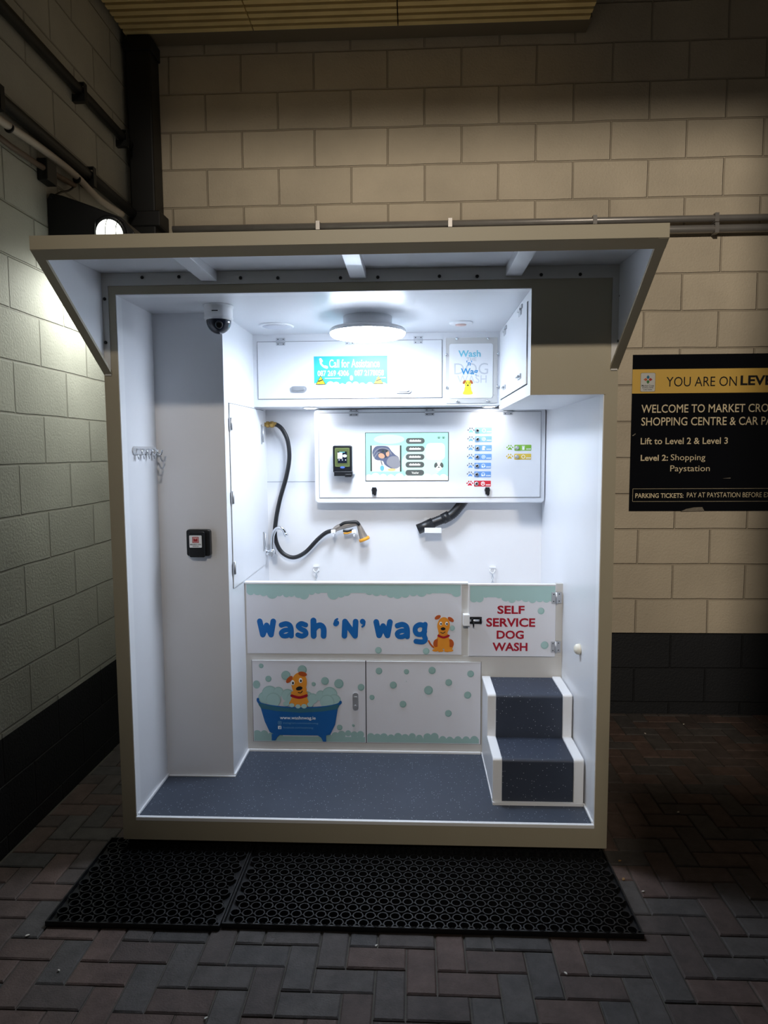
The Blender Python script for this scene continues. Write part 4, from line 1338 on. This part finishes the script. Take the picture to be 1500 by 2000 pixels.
q = [(2.667, 1.67), (2.835, 1.632)]
crm.merge(sign_text('Level 2:', q[0], q[1], 0, 0.02))
q = [(2.852, 1.672), (3.064, 1.623)]
crm.merge(sign_text('Shopping', q[0], q[1], 0))
q = [(2.851, 1.603), (3.094, 1.554)]
crm.merge(sign_text('Paystation', q[0], q[1], 0))
q = [(2.64, 1.429), (2.938, 1.399)]
crm.merge(sign_text('PARKING TICKETS:', q[0], q[1], 0, 0.016))
q = [(2.959, 1.433), (3.5, 1.402)]
crm.merge(sign_text('PAY AT PAYSTATION BEFORE EXIT', q[0], q[1], 0))
bx = [(2.623, 1.458), (2.627, 1.376)]
bz1, bz0 = bx[0][1], bx[1][1]
xl = bx[0][0]
t_ = 0.0016
for (a0, a1, c0_, c1_) in ((xl, 4.2, bz1 - t_, bz1), (xl, 4.2, bz0, bz0 + t_), (xl, xl + t_, bz0, bz1), (4.2 - t_, 4.2, bz0, bz1)):
    crm.flat([(a0, c0_), (a1, c0_), (a1, c1_), (a0, c1_)], 'y', Y9)
obj('dark_lettering', blk, M_INK, sg, recalc=False)
obj('cream_lettering', crm, M_SIGNTEXT, sg, recalc=False)
l0, l1 = [(2.654, 2.176), (2.742, 2.067)]
kl = (l1[0] - l0[0]) / 27.0
lg = Art(SY - 0.0066, 1252, 728, l0[0], l0[1], kl)
lg.rr(1251.6, 727.8, 1279.4, 763.4, 2.8, M_INK)
lg.rr(1252, 728.2, 1279, 763, 2.6, M_SIGNWHITE)
cu_, cv_ = 1265.6, 740.5
for ang, rgb in ((-90, (48, 120, 158)), (180, (214, 112, 72)), (0, (190, 62, 58)), (90, (72, 134, 74))):
    c_, s_ = math.cos(R(ang)), math.sin(R(ang))
    pts = [(1.5, -1.2), (4.4, -3.0), (8.4, 0), (4.4, 3.0), (1.5, 1.2)]
    lg.poly([(cu_ + a * c_ - b * s_, cv_ + a * s_ + b * c_) for a, b in pts], mat('logo_colour', rgb, 0.4))
lg.text('Market Cross', 1254, 1277, 750.2, 753.6, M_INK, 0.01)
lg.text('SHOPPING CENTRE', 1255, 1276, 754.8, 757, M_INK, 0.01)
lg.text('CAR PARK', 1257, 1274, 758.6, 760.6, M_INK, 0.01)
lg.done('centre_emblem', sg)
tp_ = [(2.922, 1.313), (2.957, 1.329), (3.004, 1.339), (3.057, 1.341), (3.071, 1.315)]
pe = MB().flat(tp_, 'y', SY - 0.0068)
s1 = [(3.173, 1.52), (3.223, 1.525), (3.223, 1.52)]
s2 = [(2.611, 1.79), (2.63, 1.804), (2.632, 1.799), (2.615, 1.786)]
M_PEEL = mat('bare_peeled_backing', (140, 132, 118), 0.7, var=0.5, vscale=60)
obj('peeled_patch', pe, M_PEEL, sg, recalc=False)
for q in (s1, s2):
    obj('scratch', MB().flat(q, 'y', SY - 0.0068), M_PEEL, sg, recalc=False)

# ------------------------------------------------------------------ pipes and fittings on the walls
def pipe(name, path, r, m, label, cat='pipe', brackets=(), bax='y', wall=0.0, group=None):
    t = thing(name, path[0], label, cat, group)
    obj('pipe_run', MB().tube(path, r, 14), m, t)
    for b in brackets:
        bm_ = MB()
        x, y, z = b
        if bax == 'y':
            q = [(y - r - 0.006, z - r - 0.006), (wall, z - r - 0.006), (wall, z - r), (y - r - 0.001, z - r), (y - r - 0.001, z + r), (wall, z + r), (wall, z + r + 0.006), (y - r - 0.006, z + r + 0.006)]
            bm_.prism(q, 'x', x - 0.012, x + 0.012)
        else:
            q = [(wall, z - r - 0.035), (x + r + 0.006, z - r - 0.035), (x + r + 0.006, z + r + 0.006), (wall, z + r + 0.006), (wall, z + r), (x + r + 0.001, z + r), (x + r + 0.001, z - r), (wall, z - r)]
            bm_.prism(q, 'y', y - 0.015, y + 0.015)
        obj('pipe_clip', bm_, m, t)
    return t
RZ = 3.085
pipe('wall_pipe', [(-0.25, BACK_Y - 0.035, RZ), (6.6, BACK_Y - 0.035, RZ)], 0.020, M_GALV, 'upper of two grey pipes running along the back wall above the canopy', 'pipe',
     [(x, BACK_Y - 0.035, RZ) for x in (0.66, 1.47, 2.34, 3.06, 4.0)], 'y', BACK_Y, 'pipes along the back wall')
RZ2 = RZ - 0.062
pipe('wall_pipe', [(-0.25, BACK_Y - 0.035, RZ2), (6.6, BACK_Y - 0.035, RZ2)], 0.024, M_GALV, 'lower of two grey pipes along the back wall, showing only right of the canopy', 'pipe',
     [(x, BACK_Y - 0.035, RZ2) for x in (0.62, 1.45, 2.30, 3.06, 4.0)], 'y', BACK_Y, 'pipes along the back wall')
dp_ = MB().box(-0.465, -0.315, 1.46, BACK_Y - 0.002, -0.0, 4.16)
dps = thing('downpipe', (-0.39, 1.53, 0), 'wide black square downpipe in the corner behind the booth', 'pipe')
obj('pipe_run', dp_, M_DARKPIPE, dps, bevel=0.01)
obj('pipe_collar', MB().box(-0.475, -0.285, 1.45, BACK_Y - 0.002, 3.07, 3.16), M_DARKPIPE, dps, bevel=0.006)
obj('pipe_collar', MB().box(-0.475, -0.305, 1.45, BACK_Y - 0.002, 4.08, 4.16), M_DARKPIPE, dps, bevel=0.006)
pipe('wall_conduit', [(LEFT_X + 0.035, -2.6, 3.555), (LEFT_X + 0.035, 1.45, 3.545)], 0.026, M_CONDUIT, 'upper dark conduit crossing the left wall well above the cable', 'pipe',
     [(LEFT_X + 0.035, y, 3.55) for y in (-0.9, 0.0, 0.85, 1.36)], 'x', LEFT_X, 'conduits on the left wall')
pipe('wall_conduit', [(LEFT_X + 0.04, -2.6, 3.165), (LEFT_X + 0.04, 1.45, 3.145)], 0.028, M_CONDUIT, 'lower dark conduit on the left wall, just above the white cable', 'pipe',
     [(LEFT_X + 0.04, y, 3.155) for y in (-0.7, 0.1, 0.9)], 'x', LEFT_X, 'conduits on the left wall')
cb = thing('white_cable', (LEFT_X + 0.03, 0.3, 3.07), 'thick off-white cable sagging along the left wall to the floodlight', 'cable')
cpts = [(-0.445, -1.6, 3.04), (-0.445, -0.6, 3.05)] + [(-0.445, p[0], p[1]) for p in [(0.016, 3.058), (0.133, 3.062), (0.34, 3.078), (0.556, 3.087), (0.752, 3.086), (1.0, 3.063), (1.279, 3.082)]]
obj('cable_run', MB().tube(catmull(cpts, 6), 0.017, 12), M_CABLE, cb)
for p in [(0.179, 3.059), (0.751, 3.073)]:
    obj('cable_tie', MB().lathe([(0.019, -0.005), (0.021, -0.003), (0.021, 0.003), (0.019, 0.005)], (-0.445, p[0], p[1]), (0, 1, -0.1), 14), M_BLACK, cb)
lp = [(-0.462, p[0], p[1]) for p in [(0.005, 3.003), (0.208, 3.0), (0.425, 3.011), (0.756, 3.046)]]
lpo = thing('thin_conduit', lp[0], 'thin rusty grey conduit under the white cable on the left wall', 'pipe')
obj('pipe_run', MB().tube(lp, 0.013, 10), mat('rusty_conduit', (112, 96, 84), 0.6, 0.2, var=0.3, vscale=20), lpo)
obj('junction_box', MB().box(LEFT_X, LEFT_X + 0.05, lp[2][1] + 0.04, lp[2][1] + 0.13, lp[2][2] - 0.05, lp[2][2] + 0.05), M_CONDUIT, lpo, bevel=0.006)
obj('loop_wire', MB().tube(catmull([(-0.462, p[0], p[1]) for p in [(0.772, 3.052), (0.7, 3.0), (0.614, 2.959), (0.525, 2.903)]], 6), 0.005, 8), M_BLACK, lpo)

# floodlight
fy0, fy1 = 0.54, 0.96
fpoly = [(-0.505, 2.711), (-0.5, 2.904), (-0.476, 2.932), (-0.42, 2.919), (-0.274, 2.867), (-0.138, 2.812), (-0.076, 2.745), (-0.078, 2.689), (-0.232, 2.682)]
fd = thing('floodlight', (-0.3, 1.1, 2.8), 'black wall floodlight with a bright caged lens above the left end of the canopy', 'lamp')
hp = [(max(p[0], LEFT_X + 0.002), p[1]) for p in fpoly]
obj('hood', MB().prism(hp, 'y', fy0, fy1), M_BLACK, fd, bevel=0.006)
lc = (-0.191, 2.737)
E_FLOOD = emit('lit_lens', (250, 255, 236), 4.0)
ldir = Vector((0.0, -1.0, -0.25)).normalized()
obj('lens', MB().lathe([(0.070, 0.0), (0.068, 0.012), (0.055, 0.026), (0.03, 0.034), (0.001, 0.037)], (lc[0], fy0 + 0.006, lc[1]), ldir, 36), E_FLOOD, fd)
gm = MB()
for k in (-0.05, 0.0, 0.05):
    gm.tube(catmull([(lc[0] + k * 1.3, fy0 - 0.006, lc[1] - 0.068 * math.cos(k * 14)), (lc[0] + k * 1.1, fy0 - 0.045, lc[1] - 0.05), (lc[0] + k, fy0 - 0.055, lc[1]), (lc[0] + k * 1.1, fy0 - 0.035, lc[1] + 0.05), (lc[0] + k * 1.3, fy0 - 0.002, lc[1] + 0.068 * math.cos(k * 14))], 6), 0.0018, 6)
obj('wire_guard', gm, M_BLACK, fd)
obj('lens_ring', MB().lathe([(0.071, -0.004), (0.082, -0.004), (0.082, 0.010), (0.071, 0.012)], (lc[0], fy0 + 0.002, lc[1]), ldir, 36), M_BLACK, fd)
fl_ = bpy.data.lights.new('floodlight_bulb', 'SPOT')
fl_.energy = FLOOD_POWER
fl_.color = (0.96, 1.0, 0.92)
fl_.spot_size = R(165)
fl_.spot_blend = 0.9
fl_.shadow_soft_size = 0.06
fo = bpy.data.objects.new('floodlight_bulb', fl_)
COL.objects.link(fo)
fo.parent = fd
fo.location = Vector((lc[0] - 0.02, 0.74, 2.60)) - WP[fd.name]
fo.rotation_euler = Vector((-0.35, -0.05, -0.9)).to_track_quat('-Z', 'Y').to_euler()

# slatted soffit above the wall
sv = thing('slatted_soffit', (0.9, 1.0, 4.17), 'yellowed metal slatted soffit high on the back wall', 'soffit')
SYB, SZ = 1.46, 4.17
for (xa, xb) in ((-0.46, 0.305), (0.312, 1.155), (1.162, 2.26)):
    m = MB()
    y = SYB
    for i in range(14):
        pr = [(y, SZ), (y - 0.034, SZ), (y - 0.034, SZ + 0.05), (y, SZ + 0.05)]
        xe = xb + (0.0 if xb < 2 else 0.0)
        m.prism(pr, 'x', xa, xe)
        y -= 0.058
    obj('slat_panel', m, M_SLAT, sv)
obj('backing_deck', MB().box(-0.46, 2.26, SYB - 14 * 0.058, SYB, SZ + 0.05, SZ + 0.06), M_DARKPIPE, sv)
obj('edge_bar', MB().box(-0.46, 2.275, SYB, SYB + 0.14, SZ + 0.01, SZ + 0.05), mat('drab_flashing', (120, 110, 94), 0.7), sv)

# ------------------------------------------------------------------ litter on the paving
M_SCRAP = mat('pale_scrap', (214, 208, 196), 0.7)
M_LEAF = mat('dry_leaf', (150, 116, 70), 0.7)
def scrap(p, s, leaf, label):
    a = random.uniform(0, 6.28)
    m = MB()
    n = 7
    pts = [(p[0] + s * (1 if k % 2 else 0.7) * math.cos(a) * math.cos(6.28 * k / n) - 0.45 * s * math.sin(a) * math.sin(6.28 * k / n),
            p[1] + s * (1 if k % 2 else 0.7) * math.sin(a) * math.cos(6.28 * k / n) + 0.45 * s * math.cos(a) * math.sin(6.28 * k / n)) for k in range(n)]
    m.prism(pts, 'z', 0.0005, 0.004)
    tag(obj('dry_leaf' if leaf else 'paper_scrap', m, M_LEAF if leaf else M_SCRAP, bevel=0.001), label, 'litter', 'litter on the paving')
for px, s, leaf, lab in (((-0.123, -0.524), 0.010, 0, 'white scrap on the paving off the front left corner of the mat'),
        ((0.192, -0.469), 0.010, 1, 'brown leaf scrap against the front edge of the shorter mat'),
        ((0.074, -0.678), 0.007, 0, 'tiny white scrap on the paving in the lower left'),
        ((0.617, -0.847), 0.008, 0, 'white scrap in a paving joint at the bottom of the picture'),
        ((1.114, -0.528), 0.008, 0, 'thin white scrap in a joint just in front of the longer mat'),
        ((1.738, -0.629), 0.009, 0, 'white scrap on the paving before the right part of the longer mat'),
        ((2.128, -0.204), 0.008, 0, 'white scrap beside the right end of the longer mat'),
        ((2.487, 0.385), 0.011, 0, 'white scrap in the dark paving right of the booth'),
        ((2.097, -0.008), 0.009, 1, 'brown leaf scrap by the front right corner of the booth'),
        ((2.076, -0.13), 0.012, 1, 'brown leaf beside the right end of the longer mat'),
        ((2.634, 1.282), 0.010, 0, 'pale scrap on the paving near the black wall band, right of the booth'),
        ((2.918, 1.428), 0.010, 0, 'pale scrap at the foot of the wall below the sign')):
    scrap(px, s, leaf, lab)
